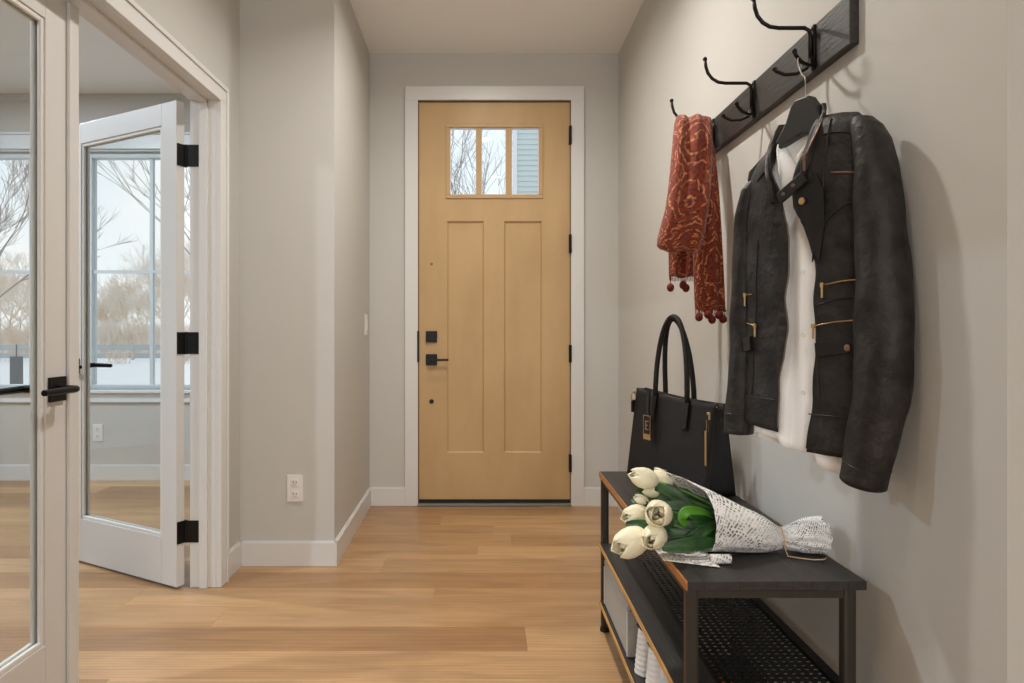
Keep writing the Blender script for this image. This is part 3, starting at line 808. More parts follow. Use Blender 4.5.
zo = MB().tube(zc, .0018, 8).build('collar_zip', 'copper', JK, smooth=True)
p = zc[-1]
MB().obox(p, JU, JN, Z, -.004, .004, 0, .004, -.006, .005).obox(p, JU, JN, Z, -.0032, .0032, .001, .003, -.030, -.006).build('zip_pull', 'copper', zo, bevel=.001)
zl = []
for k in range(12):
    s = .04+.17*k/11; zl.append(collar(s, .75)+(JN*.8-JU*.3)*.006)
MB().tube(zl, .0018, 8).build('collar_zip', 'steel_dull', JK, smooth=True)
# neck strap with snaps
w = .096
sa, sb = jpix(777, 199, w), jpix(803, 176, w)
dirv = (J(sb[0], w, sb[1])-J(sa[0], w, sa[1])); Ls = dirv.length; dirv.normalize(); upv = JN.cross(dirv).normalized()
o_ = J(sa[0], w-.006, sa[1])
st = MB().obox(o_, dirv, upv, JN, 0, Ls, -.0135, .0135, -.002, .004).build('neck_strap', 'leather_dark', JK, bevel=.003)
for t in (.22, .6):
    c = o_+dirv*Ls*t+JN*.004; MB().tube([c, c+JN*.003], [.0045, .003], 12).build('snap', 'copper', st)
stud(802, 201, .0075, .09, .012, 'gold')
# sleeves
def sleeve(rows, name, tilt=0, cuff=None):
    rows = sorted(rows, key=lambda r: -r[0])
    def fn(u_, v):
        k = v*(len(rows)-1); i = min(int(k), len(rows)-2); t = k-i; t = t
        a, b_ = rows[i], rows[i+1]
        z, uc, ru, wc, rw = [p+(q-p)*t for p, q in zip(a, b_)]
        an = 2*math.pi*u_
        rip = 1+.035*math.sin(an*3+z*30)+.02*math.sin(z*55+an*2)
        return J(uc+ru*math.cos(an)*rip, wc+rw*math.sin(an)*rip, z+tilt*math.cos(an)*v)
    o = MB().grid(fn, 36, 90, True).build(name, 'leather', JK, smooth=True, solid=.003)
    # cuff seam ring and edge
    for v_ in cuff or []:
        MB().tube([fn(k/36, v_)+(fn(k/36, v_)-fn((k/36+.5) % 1, v_)).normalized()*.001 for k in range(37)], .0016, 6, False).build('cuff_seam', 'leather_dark', o)
    return o
ns = sleeve([(1.480, .130, .004, .034, .008), (1.474, .138, .016, .034, .022), (1.458, .147, .024, .036, .032), (1.43, .157, .029, .038, .037), (1.37, .169, .034, .042, .043), (1.27, .180, .040, .046, .047), (1.12, .189, .047, .050, .047), (1.02, .191, .049, .052, .047), (.93, .185, .046, .054, .045), (.83, .167, .041, .056, .042), (.766, .152, .039, .058, .040)], 'sleeve', -.010, [.945])
sleeve([(1.408, -.122, .005, .03, .008), (1.402, -.128, .016, .03, .02), (1.385, -.138, .024, .03, .03), (1.33, -.147, .029, .03, .034), (1.23, -.155, .031, .03, .035), (1.13, -.159, .031, .03, .035), (1.0, -.164, .030, .032, .033), (.90, -.171, .030, .034, .033), (.815, -.177, .031, .035, .033)], 'sleeve', 0, [.93])
for zz, m_ in ((.80, 'steel'),):
    MB().ball(J(.185, .07, .818), .004, 8).build('cuff_stud', 'steel', ns)

# shirt inside the jacket
SH = thing('white_shirt', 'white shirt hanging inside the black leather jacket', 'shirt', J(0, .03, .79))
def shirt_front(s, v):
    u = -.128+.256*s
    zt = min(shoulder_z(u)-.012, 1.50-.0-.11*max(0, 1-abs(u+.01)/.06))
    zh = interp([(-.13, .826), (-.04, .822), (-.035, .806), (.045, .800), (.055, .778), (.13, .768)], u)
    z = zh+(zt-zh)*v
    Sx = max(0, 1-(abs(u)/.135)**2.4)**.5; Tz = max(0, 1-v**8)**.5
    w_ = .026+(.030*Sx)*Tz+.0022*math.sin(u*120)+.002*math.sin(u*55+z*5)
    return J(u, w_, z)
MB().grid(shirt_front, 70, 40).build('shirt_front', 'shirt', SH, smooth=True, solid=.0015)
def shirt_back(s, v):
    u = -.128+.256*s
    zt = shoulder_z(u)-.012; zh = .81-.02*s
    z = zh+(zt-zh)*v; Sx = max(0, 1-(abs(u)/.135)**2.4)**.5; Tz = max(0, 1-v**8)**.5
    return J(u, .026-.006*Sx*Tz, z)
MB().grid(shirt_back, 30, 30).build('shirt_back', 'shirt', SH, smooth=True, solid=.0015)
def scol(s, v):
    ang = R(-150)+s*R(300)
    e = abs(ang)/R(150); drop = max(0, e-.4)/.6
    return J(-.012+.046*math.sin(ang), .034-.040*math.cos(ang)*(.5 if math.cos(ang) > 0 else .9), 1.478-.085*drop+.036*v-.0*drop)
MB().grid(scol, 36, 4).build('shirt_collar', 'shirt', SH, smooth=True, solid=.002)
for z in (1.18, 1.05, .93): MB().tube([J(.03, .070, z), J(.03, .0725, z)], .005, 12).build('button', 'plastic', SH)

# ------------------------------------------------------------------ bench
bx0, bx1, by0, by1, bt = .398, .760, 1.340, 2.385, .557
Bn = thing('shoe_bench', 'charcoal two-shelf shoe bench with tan edges against the right wall', 'bench', ((bx0+bx1)/2, (by0+by1)/2, 0))
MB().box(bx0+.003, bx1, by0, by1, bt-.018, bt).build('bench_top', 'laminate', Bn, bevel=.001)
MB().box(bx0, bx0+.003, by0, by1, bt-.018, bt-.0004).build('edge_band', 'edge', Bn)
fr = MB()
zf = bt-.018
t = .026
legs = [(bx0+.004, by0+.010), (bx1-.04, by0+.010), (bx0+.004, by1-.036), (bx1-.04, by1-.036)]
for (x, y) in legs:
    lg = MB().box(x, x+t, y, y+t, .014, zf).build('leg', 'frame_metal', Bn, bevel=.006)
    MB().tube([(x+t/2, y+t/2, 0.0002), (x+t/2, y+t/2, .016)], [.017, .015], 16).build('foot_cap', 'foot', lg)
fr.box(bx0+t, bx1-.04, by0+.012, by0+.034, zf-.02, zf-.0005).box(bx0+t, bx1-.04, by1-.034, by1-.012, zf-.02, zf-.0005)
fr.box(bx0+.008, bx0+.026, by0+.036, by1-.036, zf-.018, zf-.0005).box(bx1-.036, bx1-.018, by0+.036, by1-.036, zf-.018, zf-.0005)
fr.build('frame_rail', 'frame_metal', Bn)
# middle shelf: solid front board + perforated sheet
ms = .312
MB().box(bx0-.002, .486, by0+.037, by1-.037, ms-.014, ms).box(.486, bx1-.005, by0+.037, by0+.06, ms-.014, ms).box(.486, bx1-.005, by1-.06, by1-.037, ms-.014, ms).build('middle_shelf', 'laminate', Bn)
MB().box(bx0-.005, bx0-.002, by0+.037, by1-.037, ms-.014, ms).build('edge_band', 'edge_gold', Bn)
m = MB()
px0, px1, py0_, py1_ = .486, .757, by0+.06, by1-.06
nxh = 13; nyh = 52
cxw = (px1-px0-.03)/nxh; cyw = (py1_-py0_)/nyh
m.box(px1-.022, px1, py0_, py1_, ms-.006, ms+.004)
m.box(px0, px0+.008, py0_, py1_, ms-.004, ms-.001)
for i in range(nxh):
    for j in range(nyh):
        x0 = px0+.008+i*cxw; y0 = py0_+j*cyw; x1 = x0+cxw; y1 = y0+cyw; zc_ = ms-.001
        sk = (1 if j % 2 else -1)*cxw*.14
        o4 = [(x0, y0), (x1, y0), (x1, y1), (x0, y1)]
        mx, my = (x0+x1)/2, (y0+y1)/2; hw, hh = cxw*.22, cyw*.24
        i4 = [(mx-hw, my-hh-sk*.4), (mx+hw, my-hh+sk*.4), (mx+hw, my+hh+sk*.4), (mx-hw, my+hh-sk*.4)]
        vs = [(a, b_, zc_) for a, b_ in o4]+[(a, b_, zc_) for a, b_ in i4]+[(a, b_, zc_-.002) for a, b_ in i4]
        m.add(vs, [(0,1,5,4), (1,2,6,5), (2,3,7,6), (3,0,4,7), (4,5,9,8), (5,6,10,9), (6,7,11,10), (7,4,8,11)])
m.build('perforated_sheet', 'hinge', Bn)
ls = .112
MB().box(bx0-.002, bx1-.005, by0+.037, by1-.037, ls-.014, ls).build('bottom_shelf', 'laminate', Bn)
MB().box(bx0-.005, bx0-.002, by0+.037, by1-.037, ls-.014, ls).build('edge_band', 'edge_gold', Bn)

# storage box
T = thing('storage_box', 'grey fabric storage box on the bottom shelf of the bench', 'box', (.55, 2.12, ls))
q0, q1, r0, r1 = .406, .70, 1.935, 2.31
MB().box(q0, q1, r0, r1, ls+.0008, ls+.135).build('box_body', 'box', T, bevel=.004)
MB().box(q0-.002, q1+.002, r0-.002, r1+.002, ls+.137, ls+.158).build('lid', 'box', T, bevel=.004)
for (x, y) in ((q0, r0), (q0, r1), (q1, r0)): MB().tube([(x-.0005, y-.0005, ls+.006), (x-.0005, y-.0005, ls+.134)], .0028, 6).build('piping', 'box_edge', T)

# shoes: heels face the room
def shoe(y, x0, label, ang):
    T = thing('slip_on_shoe', label, 'shoe', (x0+.1, y, ls), group='white ribbed shoes on the bottom shelf')
    ca, sa_ = math.cos(ang), math.sin(ang)
    def loc(x, yy, z): return V(x0+x*ca-yy*sa_, y+x*sa_+yy*ca, ls+.001+z)
    Ln = .235
    def wid(x): return interp([(0, .007), (.012, .026), (.04, .036), (.1, .036), (.16, .040), (.2, .036), (.225, .02), (.235, .004)], x)
    def hgt(x): return interp([(0, .122), (.02, .130), (.06, .116), (.10, .090), (.14, .062), (.19, .042), (.235, .02)], x)
    def body(u, v):
        x = v*Ln*.47; a = u*2*math.pi; h = hgt(x); w_ = wid(x)
        return loc(x, w_*math.cos(a)*(1+.05*math.sin(a)), h/2+h/2*math.sin(a))
    def upper(z0f, z1f, xa, xb, name, m_, ribs):
        def fn(s, v):
            # s runs round the outline heel->toe on both sides, v up
            t_ = s*2 if s < .5 else (1-s)*2
            sd = 1 if s < .5 else -1
            if s in (0, 1): sd = 0
            x = xa+(xb-xa)*t_
            bulge = 1-.50*v**2.0*(1-min(1, x/.14))-(.5*v**2 if x > .10 else 0)
            z = hgt(x)*v
            rb = ribs*math.sin(v*math.pi*2*9)
            xx = x + (.010*v if x < .03 else 0)-(rb if x < .02 else 0)
            return loc(xx, sd*(wid(x)*bulge+rb), z)
        return MB().grid(fn, 60, 36).build(name, m_, T, smooth=True, solid=.003)
    upper(0, 1, 0, .105, 'heel_counter', 'shoe_white', .0009)
    # toe part
    def toe(s, v):
        x = .098+(Ln-.098)*v; a = math.pi*s
        return loc(x, (wid(x)+.001)*math.cos(a), hgt(x)*math.sin(a)**.7+.001)
    MB().grid(toe, 20, 20).build('toe_cap', 'shoe_orange', T, smooth=True, solid=.003)
    MB().prism([loc(x, wid(x)*1.03*sg, -.0006) for sg, xs_ in ((1, [0, .012, .04, .1, .16, .2, .225, .235]), (-1, [.225, .2, .16, .1, .04, .012])) for x in xs_], (0, 0, .008)).build('sole', 'shoe_white', T)
    MB().prism([loc(x, wid(x)*.8*sg, .012) for sg, xs_ in ((1, [.006, .02, .05, .1]), (-1, [.1, .05, .02])) for x in xs_], (0, 0, .004)).build('insole', 'shoe_black', T)
    # dark collar opening
    MB().tube([loc(x, wid(x)*.68*sg, hgt(x)-.002) for sg, xs_ in ((1, [.1, .07, .04, .02, .013]), (-1, [.013, .02, .04, .07, .1])) for x in xs_], .0035, 8).build('collar_lining', 'shoe_black', T, smooth=True)
shoe(1.850, .410, 'white ribbed slip-on shoe nearer the grey storage box', R(8))
shoe(1.740, .412, 'white ribbed slip-on shoe with orange front, farther from the grey storage box', R(4))

# ------------------------------------------------------------------ tote bag
A0 = V(.487, 2.328, bt+.0015); UB = V(.159, -.346, 0).normalized(); NB = V(UB.y, -UB.x, 0)   # NB to the room
if NB.x > 0: NB = -NB
BWd = .384; BHt = .300; BD = .115
TB = thing('tote_bag', 'black leather tote bag with gold zips standing on the bench by the wall', 'bag', A0+UB*.19-NB*.06)
def Bp(u, w, z): return A0+UB*u-NB*w+Z*z          # w away from the room
def inset(z): return .006*(z/BHt)
def topz(u): return BHt-.020*(u/BWd)-.006*math.sin(math.pi*u/BWd)
def bagface(w0, lean, name, bulge):
    def fn(s, v):
        u = inset(v*BHt)*.6+(BWd-inset(v*BHt)*1.0)*s
        z = topz(BWd*s)*v
        return Bp(u, w0+lean*v-bulge*math.sin(math.pi*s)*math.sin(math.pi*v*.9+.1), z)
    return MB().grid(fn, 20, 20).build(name, 'bag', TB, smooth=True, solid=.004)
fp = bagface(0, .040, 'front_panel', .006)
bagface(BD, -.040, 'back_panel', -.004)
for s_, nm in ((0, 'side_gusset'), (1, 'side_gusset')):
    def gf(s, v, s_=s_):
        z = topz(BWd*s_)*v; u = (inset(v*BHt)*.6 if s_ == 0 else BWd-inset(v*BHt)*.4)
        w0 = .040*v; w1 = BD-.040*v
        fold = -.018*math.sin(math.pi*s)*v*(1 if s_ else -1)*1.0
        return Bp(u+fold, w0+(w1-w0)*s, z)
    MB().grid(gf, 10, 12).build(nm, 'bag_side', TB, smooth=True, solid=.003)
MB().prism([Bp(0, 0, 0), Bp(BWd, 0, 0), Bp(BWd, BD, 0), Bp(0, BD, 0)], (0, 0, .006)).build('base', 'bag_side', TB)
def topc(s, v): return Bp(.012+(BWd-.02)*s, .041+(BD-.082)*v, topz(BWd*s)-.014-.004*math.sin(math.pi*v))
MB().grid(topc, 10, 4).build('top_closure', 'bag_side', TB, solid=.003)
MB().tube([Bp(.012, .05, topz(0)-.010), Bp(BWd-.01, .05, topz(BWd)-.010)], .0025, 6).build('zipper', 'gold', TB)
# handles: padded arcs
def handle(w_, ua, ub, top, leanu, par):
    P = []
    n_ = 26
    zb = topz((ua+ub)/2)-.055
    for k in range(n_+1):
        t_ = k/n_
        a = math.pi*t_
        u = (ua+ub)/2-(ub-ua)/2*math.cos(a)*(1.0-.10*math.sin(a))
        z = zb+(top-zb)*math.sin(a)**.62
        wl = w_+leanu*math.sin(a)
        P.append(Bp(u, wl, z))
    rs = [.0085]*(n_+1)
    return MB().tube(P, rs, 10).build('handle', 'bag', par, smooth=True)
for w_, lu, ua, ub in ((.030, .012, .112, .268), (.086, -.028, .100, .240)):
    h = handle(w_, ua, ub, .545 if w_ < .05 else .538, lu, TB)
    for u in (ua, ub):
        ww = w_-.013 if w_ < .05 else w_+.006
        MB().prism([Bp(u-.015, ww, topz(u)-.082), Bp(u-.008, ww, topz(u)-.09), Bp(u+.008, ww, topz(u)-.09), Bp(u+.015, ww, topz(u)-.082), Bp(u+.013, ww+.012, topz(u)-.008), Bp(u-.013, ww+.012, topz(u)-.008)], -NB*-.004 if False else NB*.006).build('handle_tab', 'bag', TB, bevel=.002)
# front gold details
def bfw(z): return .040*z/BHt-.011
def gold_rect(u, z, a, b_, name, m='gold', lift=0, th=.003, par=TB):
    return MB().obox(Bp(u, bfw(z)-lift, z), UB, NB, Z, -a, a, 0, th, -b_, b_).build(name, m, par, bevel=.0008)
gold_rect(.205, .050, .012, .006, 'logo_plate')
gold_rect(.374, .150, .0035, .052, 'zipper')
zz = gold_rect(.372, .245, .006, .011, 'zip_clasp')
MB().obox(Bp(.372, bfw(.21), .215), UB, NB, Z, -.003, .003, 0, .003, -.016, .018).build('zip_pull', 'gold', zz)
MB().obox(Bp(.379, bfw(.15)+.002, .15), UB, NB, Z, -.002, .002, 0, .003, -.10, .10).build('trim_strip', 'bag_side', TB)
# tag hanging on a strap
tg = MB().tube([Bp(.112, .006, .300), Bp(.116, -.002, .245), Bp(.122, -.006, .215)], .006, 8).build('tag_strap', 'bag_side', TB)
tz = .182; tu = .124
tp = MB().obox(Bp(tu, -.008, tz), UB, NB, Z, -.0185, .0185, 0, .003, -.042, .038).build('luggage_tag', 'bag_side', tg)
g = MB(); o0 = Bp(tu, -.0115, tz)
g.obox(o0, UB, NB, Z, -.0185, .0185, 0, .002, -.042, -.024).obox(o0, UB, NB, Z, -.0185, .0185, 0, .002, .036, .038).obox(o0, UB, NB, Z, -.0185, -.0165, 0, .002, -.024, .036).obox(o0, UB, NB, Z, .0165, .0185, 0, .002, -.024, .036)
g.build('gold_frame', 'gold', tg)
e_ = MB()
e_.obox(o0, UB, NB, Z, -.007, -.004, 0, .002, -.010, .020)
for zz_, l_ in ((-.010, .008), (.0035, .005), (.017, .008)): e_.obox(o0, UB, NB, Z, -.009 if l_ > .006 else -.007, l_, 0, .002, zz_, zz_+.003)
e_.build('letter', 'gold', tg)
# strap ring at the far top corner
rg = MB().tube([Bp(-.004, .030+.010*math.cos(a*.5236), .268+.018*math.sin(a*.5236)) for a in range(13)], .0025, 8, False).build('strap_ring', 'gold', TB)
MB().obox(Bp(-.001, .030, .235), UB, NB, Z, -.008, .0, -.007, .007, -.02, .022).build('strap_loop', 'bag_side', TB)

# ------------------------------------------------------------------ tulips and wrap
cone_t = V(.655, 1.520, .592)
def bez(p, q, r, t): return p*(1-t)**2+q*2*t*(1-t)+r*t*t
def tulip(c, size, dirv, openn, label, seed):
    c = Vector(c); d = Vector(dirv).normalized(); rr_ = random.Random(seed)
    T = thing('tulip', label, 'flower', c-d*size*.5, group='white tulips in the wrapped bouquet')
    s1 = d.orthogonal().normalized(); s2 = d.cross(s1)
    def petal(phi, scale, op, sd):
        e1 = s1*math.cos(phi)+s2*math.sin(phi); e2 = -s1*math.sin(phi)+s2*math.cos(phi)
        def fn(a, t_):
            x = (a-.5)*2
            # cup radius along the length, closing towards the tip
            r_ = size*scale*(interp([(0, .03), (.08, .17), (.22, .29), (.42, .345), (.62, .33), (.8, .27), (.92, .19), (1, .12)], t_)+op*t_**2*.42)
            half = interp([(0, .3), (.1, 1.0), (.3, 1.25), (.55, 1.3), (.75, 1.12), (.9, .75), (1, .08)], t_)
            ang = x*half*1.12
            rad = r_*(1+.06*math.cos(x*3.1)*.6-.05*x*x+.035*math.sin(x*6+sd*3+t_*4)*t_)
            l_ = size*scale*(1.08*t_-.05*x*x*t_+.02*math.sin(x*8+sd)*t_)
            return c-d*size*.5+d*l_+(e1*math.cos(ang)+e2*math.sin(ang))*rad
        return MB().grid(fn, 12, 16)
    for k in range(3):
        petal(k*2.094+rr_.random()*.3, 1.0, openn, k+seed).build('petal', 'petal', T, smooth=True, solid=.0011)
    for k in range(3):
        petal(k*2.094+1.047+rr_.random()*.3, .90, openn*.35-.04, k+seed+5).build('petal', 'petal', T, smooth=True, solid=.0011)
    if size > .055:
        for k in range(3): petal(k*2.094+.5, .70, -.12, k+seed+9).build('petal', 'petal', T, smooth=True, solid=.0011)
    bse = c-d*size*.5
    en = cone_t+V(-.03, (rr_.random()-.5)*.02, (rr_.random()-.5)*.014)
    mid = bse-d*.07+V(.02, 0, -.0)
    MB().tube([bez(bse+d*.004, mid, en, t_/8) for t_ in range(9)], .0032, 8).build('stem', 'stem', T, smooth=True)
    return T
TL = [  # px, py, Y, size, direction, open, label
 (645, 478.5, 1.59, .060, (-.9, -.1, .28), .05, 'closed white tulip at the top, in front of the black tote bag'),
 (663, 480, 1.62, .050, (-.55, .1, .55), .05, 'white tulip just right of the topmost tulip'),
 (651, 491.5, 1.605, .038, (-.8, .1, .1), .0, 'small white tulip peeking out under the topmost tulip'),
 (642, 500.5, 1.59, .032, (-.8, .0, .4), .0, 'small white tulip bud left of the large open tulip'),
 (637, 515, 1.555, .058, (-.75, -.25, -.05), .12, 'white tulip left of the large open tulip'),
 (659, 513.5, 1.49, .068, (-.35, -.85, .15), .30, 'large open white tulip at the middle of the bouquet'),
 (633, 541, 1.49, .074, (-.85, -.35, -.28), .28, 'large open white tulip lowest left, overhanging the bench edge'),
 (655, 536, 1.475, .062, (-.45, -.6, -.1), .15, 'white tulip beside the lowest one, under the large open tulip'),
 (671, 487, 1.65, .030, (-.5, .2, .3), .0, 'sliver of white tulip half hidden behind the leaves'),
]
for i, (px, py, Y, sz, dv, op, lb) in enumerate(TL):
    x, z = S(px, py, Y); tulip((x, Y, z), sz*1.14, dv, op, lb, i+3)
# leaves
def blade(pts, w_, name, m_, par, cup=.25, nrm=None):
    P = [Vector(p) for p in pts]; n_ = len(P)-1
    def pos(t_):
        k = t_*n_; i = min(int(k), n_-1); f_ = k-i
        p0, p1, p2, p3 = P[max(i-1, 0)], P[i], P[i+1], P[min(i+2, n_)]
        return .5*((2*p1)+(p2-p0)*f_+(2*p0-5*p1+4*p2-p3)*f_**2+(3*p1-p0-3*p2+p3)*f_**3)
    def fn(a, t_):
        p = pos(t_); tg_ = (pos(min(1, t_+.02))-pos(max(0, t_-.02))).normalized()
        nn_ = Vector(nrm) if nrm else V(-.1, -1, .45)
        sd = tg_.cross(nn_).normalized(); up = sd.cross(tg_)
        x = (a-.5)*2; ww = w_*math.sin(math.pi*min(1, .10+.90*t_))**.7*(1 if t_ < .999 else 0)
        return p+sd*ww*x+up*ww*cup*(x*x)
    return MB().grid(fn, 8, 24).build(name, m_, par, smooth=True, solid=.0012)
LT = thing('tulip_leaves', 'dark green tulip leaves between the white blooms and the wrap', 'leaves', (.46, 1.53, bt))
def lp3(px, py, Y): x, z = S(px, py, Y); return (x, Y, z)
E0 = (.56, 1.53, .625)
blade([lp3(655, 468, 1.64), lp3(672, 482, 1.63), lp3(692, 498, 1.60), (.56, 1.56, .65)], .013, 'leaf', 'leaf', LT)
blade([lp3(652, 486, 1.60), lp3(672, 492, 1.585), lp3(695, 510, 1.57), (.56, 1.54, .64)], .015, 'leaf', 'leaf', LT)
blade([lp3(637, 489, 1.60), lp3(655, 497, 1.60), lp3(680, 508, 1.58), E0], .011, 'leaf', 'leaf', LT)
blade([lp3(632, 499, 1.60), lp3(642, 504, 1.58), lp3(668, 516, 1.57), E0], .011, 'leaf', 'leaf', LT)
blade([lp3(626, 524, 1.53), lp3(642, 524, 1.50), lp3(662, 528, 1.50), (.52, 1.52, .61)], .010, 'leaf', 'leaf', LT)
blade([lp3(670, 515, 1.52), lp3(685, 530, 1.50), lp3(703, 540, 1.49), (.56, 1.51, .6)], .016, 'leaf', 'leaf', LT)
blade([lp3(662, 548, 1.455), lp3(685, 545, 1.455), lp3(706, 543, 1.465), (.54, 1.49, .59)], .015, 'leaf', 'leaf', LT)
blade([lp3(672, 500, 1.57), lp3(690, 513, 1.55), lp3(705, 520, 1.54), E0], .017, 'leaf', 'leaf', LT)
blade([lp3(680, 490, 1.61), lp3(693, 502, 1.60), lp3(708, 515, 1.58), E0], .014, 'leaf', 'leaf', LT)
blade([lp3(668, 532, 1.50), lp3(690, 536, 1.49), lp3(708, 536, 1.50), E0], .017, 'leaf', 'leaf', LT)
blade([lp3(664, 505, 1.53), lp3(682, 507, 1.52), lp3(700, 517, 1.51), E0], .013, 'leaf', 'leaf', LT)
blade([lp3(660, 478, 1.64), lp3(680, 493, 1.62), lp3(700, 508, 1.59), E0], .011, 'leaf', 'leaf', LT)
blade([lp3(668, 541, 1.48), lp3(688, 541, 1.475), lp3(708, 528, 1.49), E0], .013, 'leaf', 'leaf', LT)
blade([lp3(673, 523, 1.50), lp3(690, 526, 1.49), lp3(710, 526, 1.50), E0], .012, 'leaf', 'leaf', LT)
blade([lp3(686, 526, 1.470), lp3(682, 518, 1.458), lp3(688, 511, 1.462), lp3(703, 512, 1.49), lp3(716, 518, 1.53)], .011, 'curled_leaf', 'leaf_bright', LT, .15, (-.3, -.8, .5))

# newspaper cone
WR = thing('flower_wrap', 'printed newspaper cone wrapped round the tulips, lying on the bench', 'paper', (.62, 1.52, bt))
prof = [ # X, cy, cz, ry, rz
 (.492, 1.535, .6315, .098, .0735), (.52, 1.533, .6250, .090, .0665), (.56, 1.530, .6145, .074, .056), (.60, 1.526, .6040, .057, .0455), (.63, 1.522, .5965, .041, .0380), (.652, 1.520, .5905, .026, .029), (.665, 1.519, .5880, .019, .022),
 (.676, 1.518, .5890, .023, .024), (.69, 1.517, .5905, .028, .0285), (.712, 1.515, .5935, .036, .0335), (.733, 1.513, .5975, .044, .0375), (.752, 1.512, .5985, .050, .039)]
def conef(u, v):
    k = v*(len(prof)-1); i = min(int(k), len(prof)-2); f_ = k-i
    X, cy, cz, ry, rz = [p+(q-p)*f_ for p, q in zip(prof[i], prof[i+1])]
    a = 2*math.pi*u
    cr = .03+.16*max(0, (v-.45))
    wv = 1+cr*math.sin(a*7+v*9)*.5+cr*.5*math.sin(a*13-v*14)
    y = cy+ry*math.cos(a)*wv; z = cz+rz*math.sin(a)*wv
    if v < .02:
        pass
    # mouth edge: the far top corner reaches forward, the near side is cut back
    lead = max(0, math.cos(a-R(62)))
    e = max(0, 1-v/.30)
    X -= e*(.065*lead**4)
    z += e*.022*lead**4; y += e*.012*lead**4
    X += e*.018*max(0, math.sin(a-R(200)))**2*0
    z = max(bt+.002+.0015*math.sin(a*9), z)
    return V(X, y, z)
MB().grid(conef, 96, 70, True, us=.50, vs=.36).build('paper_cone', 'paper', WR, smooth=True, solid=.0009)
def tailend(s, v):     # crumpled end of the wrap
    a = 2*math.pi*s; e = conef(s, 1.0); cc = V(.752, 1.512, .588)
    return e+(cc-e)*v+V(.006*math.sin(a*9+v*5)-.014*v, 0, 0)
MB().grid(tailend, 60, 8, True, us=.3, vs=.1).build('crumpled_end', 'paper', WR, smooth=True, solid=.0008)
def flapf(s, v):
    x = .383+.108*s; y = 1.432+.12*v-.02*s
    z = bt+.003+.004*math.sin(s*7)*v+.014*max(0, v-.5)*s
    if s > .93: z += .0
    return V(x, y+ .022*(1-s)*(1-v), z)
MB().grid(flapf, 20, 12, us=.14, vs=.12).build('paper_flap', 'paper', WR, smooth=True, solid=.0008)
def curl(s, v):
    a = s*5.2
    return V(.478+.045*v, 1.438+.009*math.cos(a)*1.0, bt+.0115+.0098*math.sin(a))
MB().grid(curl, 20, 6, us=.05, vs=.05).build('curled_edge', 'paper', WR, smooth=True, solid=.0008)
ST = MB().tube([V(.665+.001*math.sin(k), 1.519+.0215*math.cos(k*.5236), max(bt+.003, .5895+.0245*math.sin(k*.5236))) for k in range(13)], .0016, 6, False)
x0_, z0_ = .672, bt+.003
ST.tube([(.665, 1.498, .575), (.665, 1.480, bt+.003), (.690, 1.466, bt+.003), (.712, 1.458, bt+.003), (.735, 1.460, bt+.003), (.742, 1.466, bt+.004)], .0015, 6)
tag(ST.build('tie_string', 'string', None, smooth=True, loc=(.681, 1.519, bt)), 'tan string tied round the newspaper wrap, its loose end on the bench', 'string')

# ------------------------------------------------------------------ outside
GZ = -.55
gm = MB()
def gz(x, y): return GZ+.10*math.sin(x*.31+y*.2)+.06*math.sin(x*.9-y*.43)
n_ = 70
def gfn(u, v):
    x = -60+110*u; y = -12+92*v
    inside = (-5.6 < x < 3.8 and -4.5 < y < 5.2)
    return V(x, y, gz(x, y)-.02)
gm.grid(gfn, n_, n_)
struct(gm.build('ground_snow', 'snow', smooth=True), 'snow-covered ground outside the office window', 'snow')

def grow(mb, p, d, L_, r, depth, rr_, spread, up=.15, n=4):
    q = p+d*L_
    mid = p+d*L_*.5+V(rr_.uniform(-1, 1), rr_.uniform(-1, 1), 0)*L_*.05
    mb.tube([p, mid, q], [r, r*.85, r*.7], n, False)
    if depth == 0: return
    k = 3 if depth > 1 else 4
    for i in range(k):
        t_ = 1 if i == 0 else rr_.uniform(.45, 1)
        b0 = p+(q-p)*t_
        nd = (d+V(rr_.uniform(-1, 1), rr_.uniform(-1, 1), rr_.uniform(-.5, .7))*spread+Z*up).normalized()
        grow(mb, b0, nd, L_*rr_.uniform(.62, .86), max(.008, r*.62), depth-1, rr_, spread, up, 3)
def tree(x, y, L0, r, depth, seed, label, name='bare_tree', m='twig', spread=.75, group=None):
    rr_ = random.Random(seed); mb = MB()
    T = thing(name, label, 'tree', (x, y, gz(x, y)-.05), group)
    base = V(x, y, gz(x, y)-.05)
    tk = MB().tube([base, base+V(.02, 0, L0*.6), base+V(0, .03, L0)], [r, r*.8, r*.65], 7)
    tk.build('trunk', 'bark', T)
    for i in range(6):
        nd = V(rr_.uniform(-1, 1)*.7, rr_.uniform(-1, 1)*.7, rr_.uniform(.5, 1)).normalized()
        grow(mb, base+Z*L0*rr_.uniform(.55, 1), nd, L0*rr_.uniform(.55, .8), r*.5, depth, rr_, spread)
    mb.build('branches', m, T)
    return T
def kx(px, Y): return (px-487)*Y/670
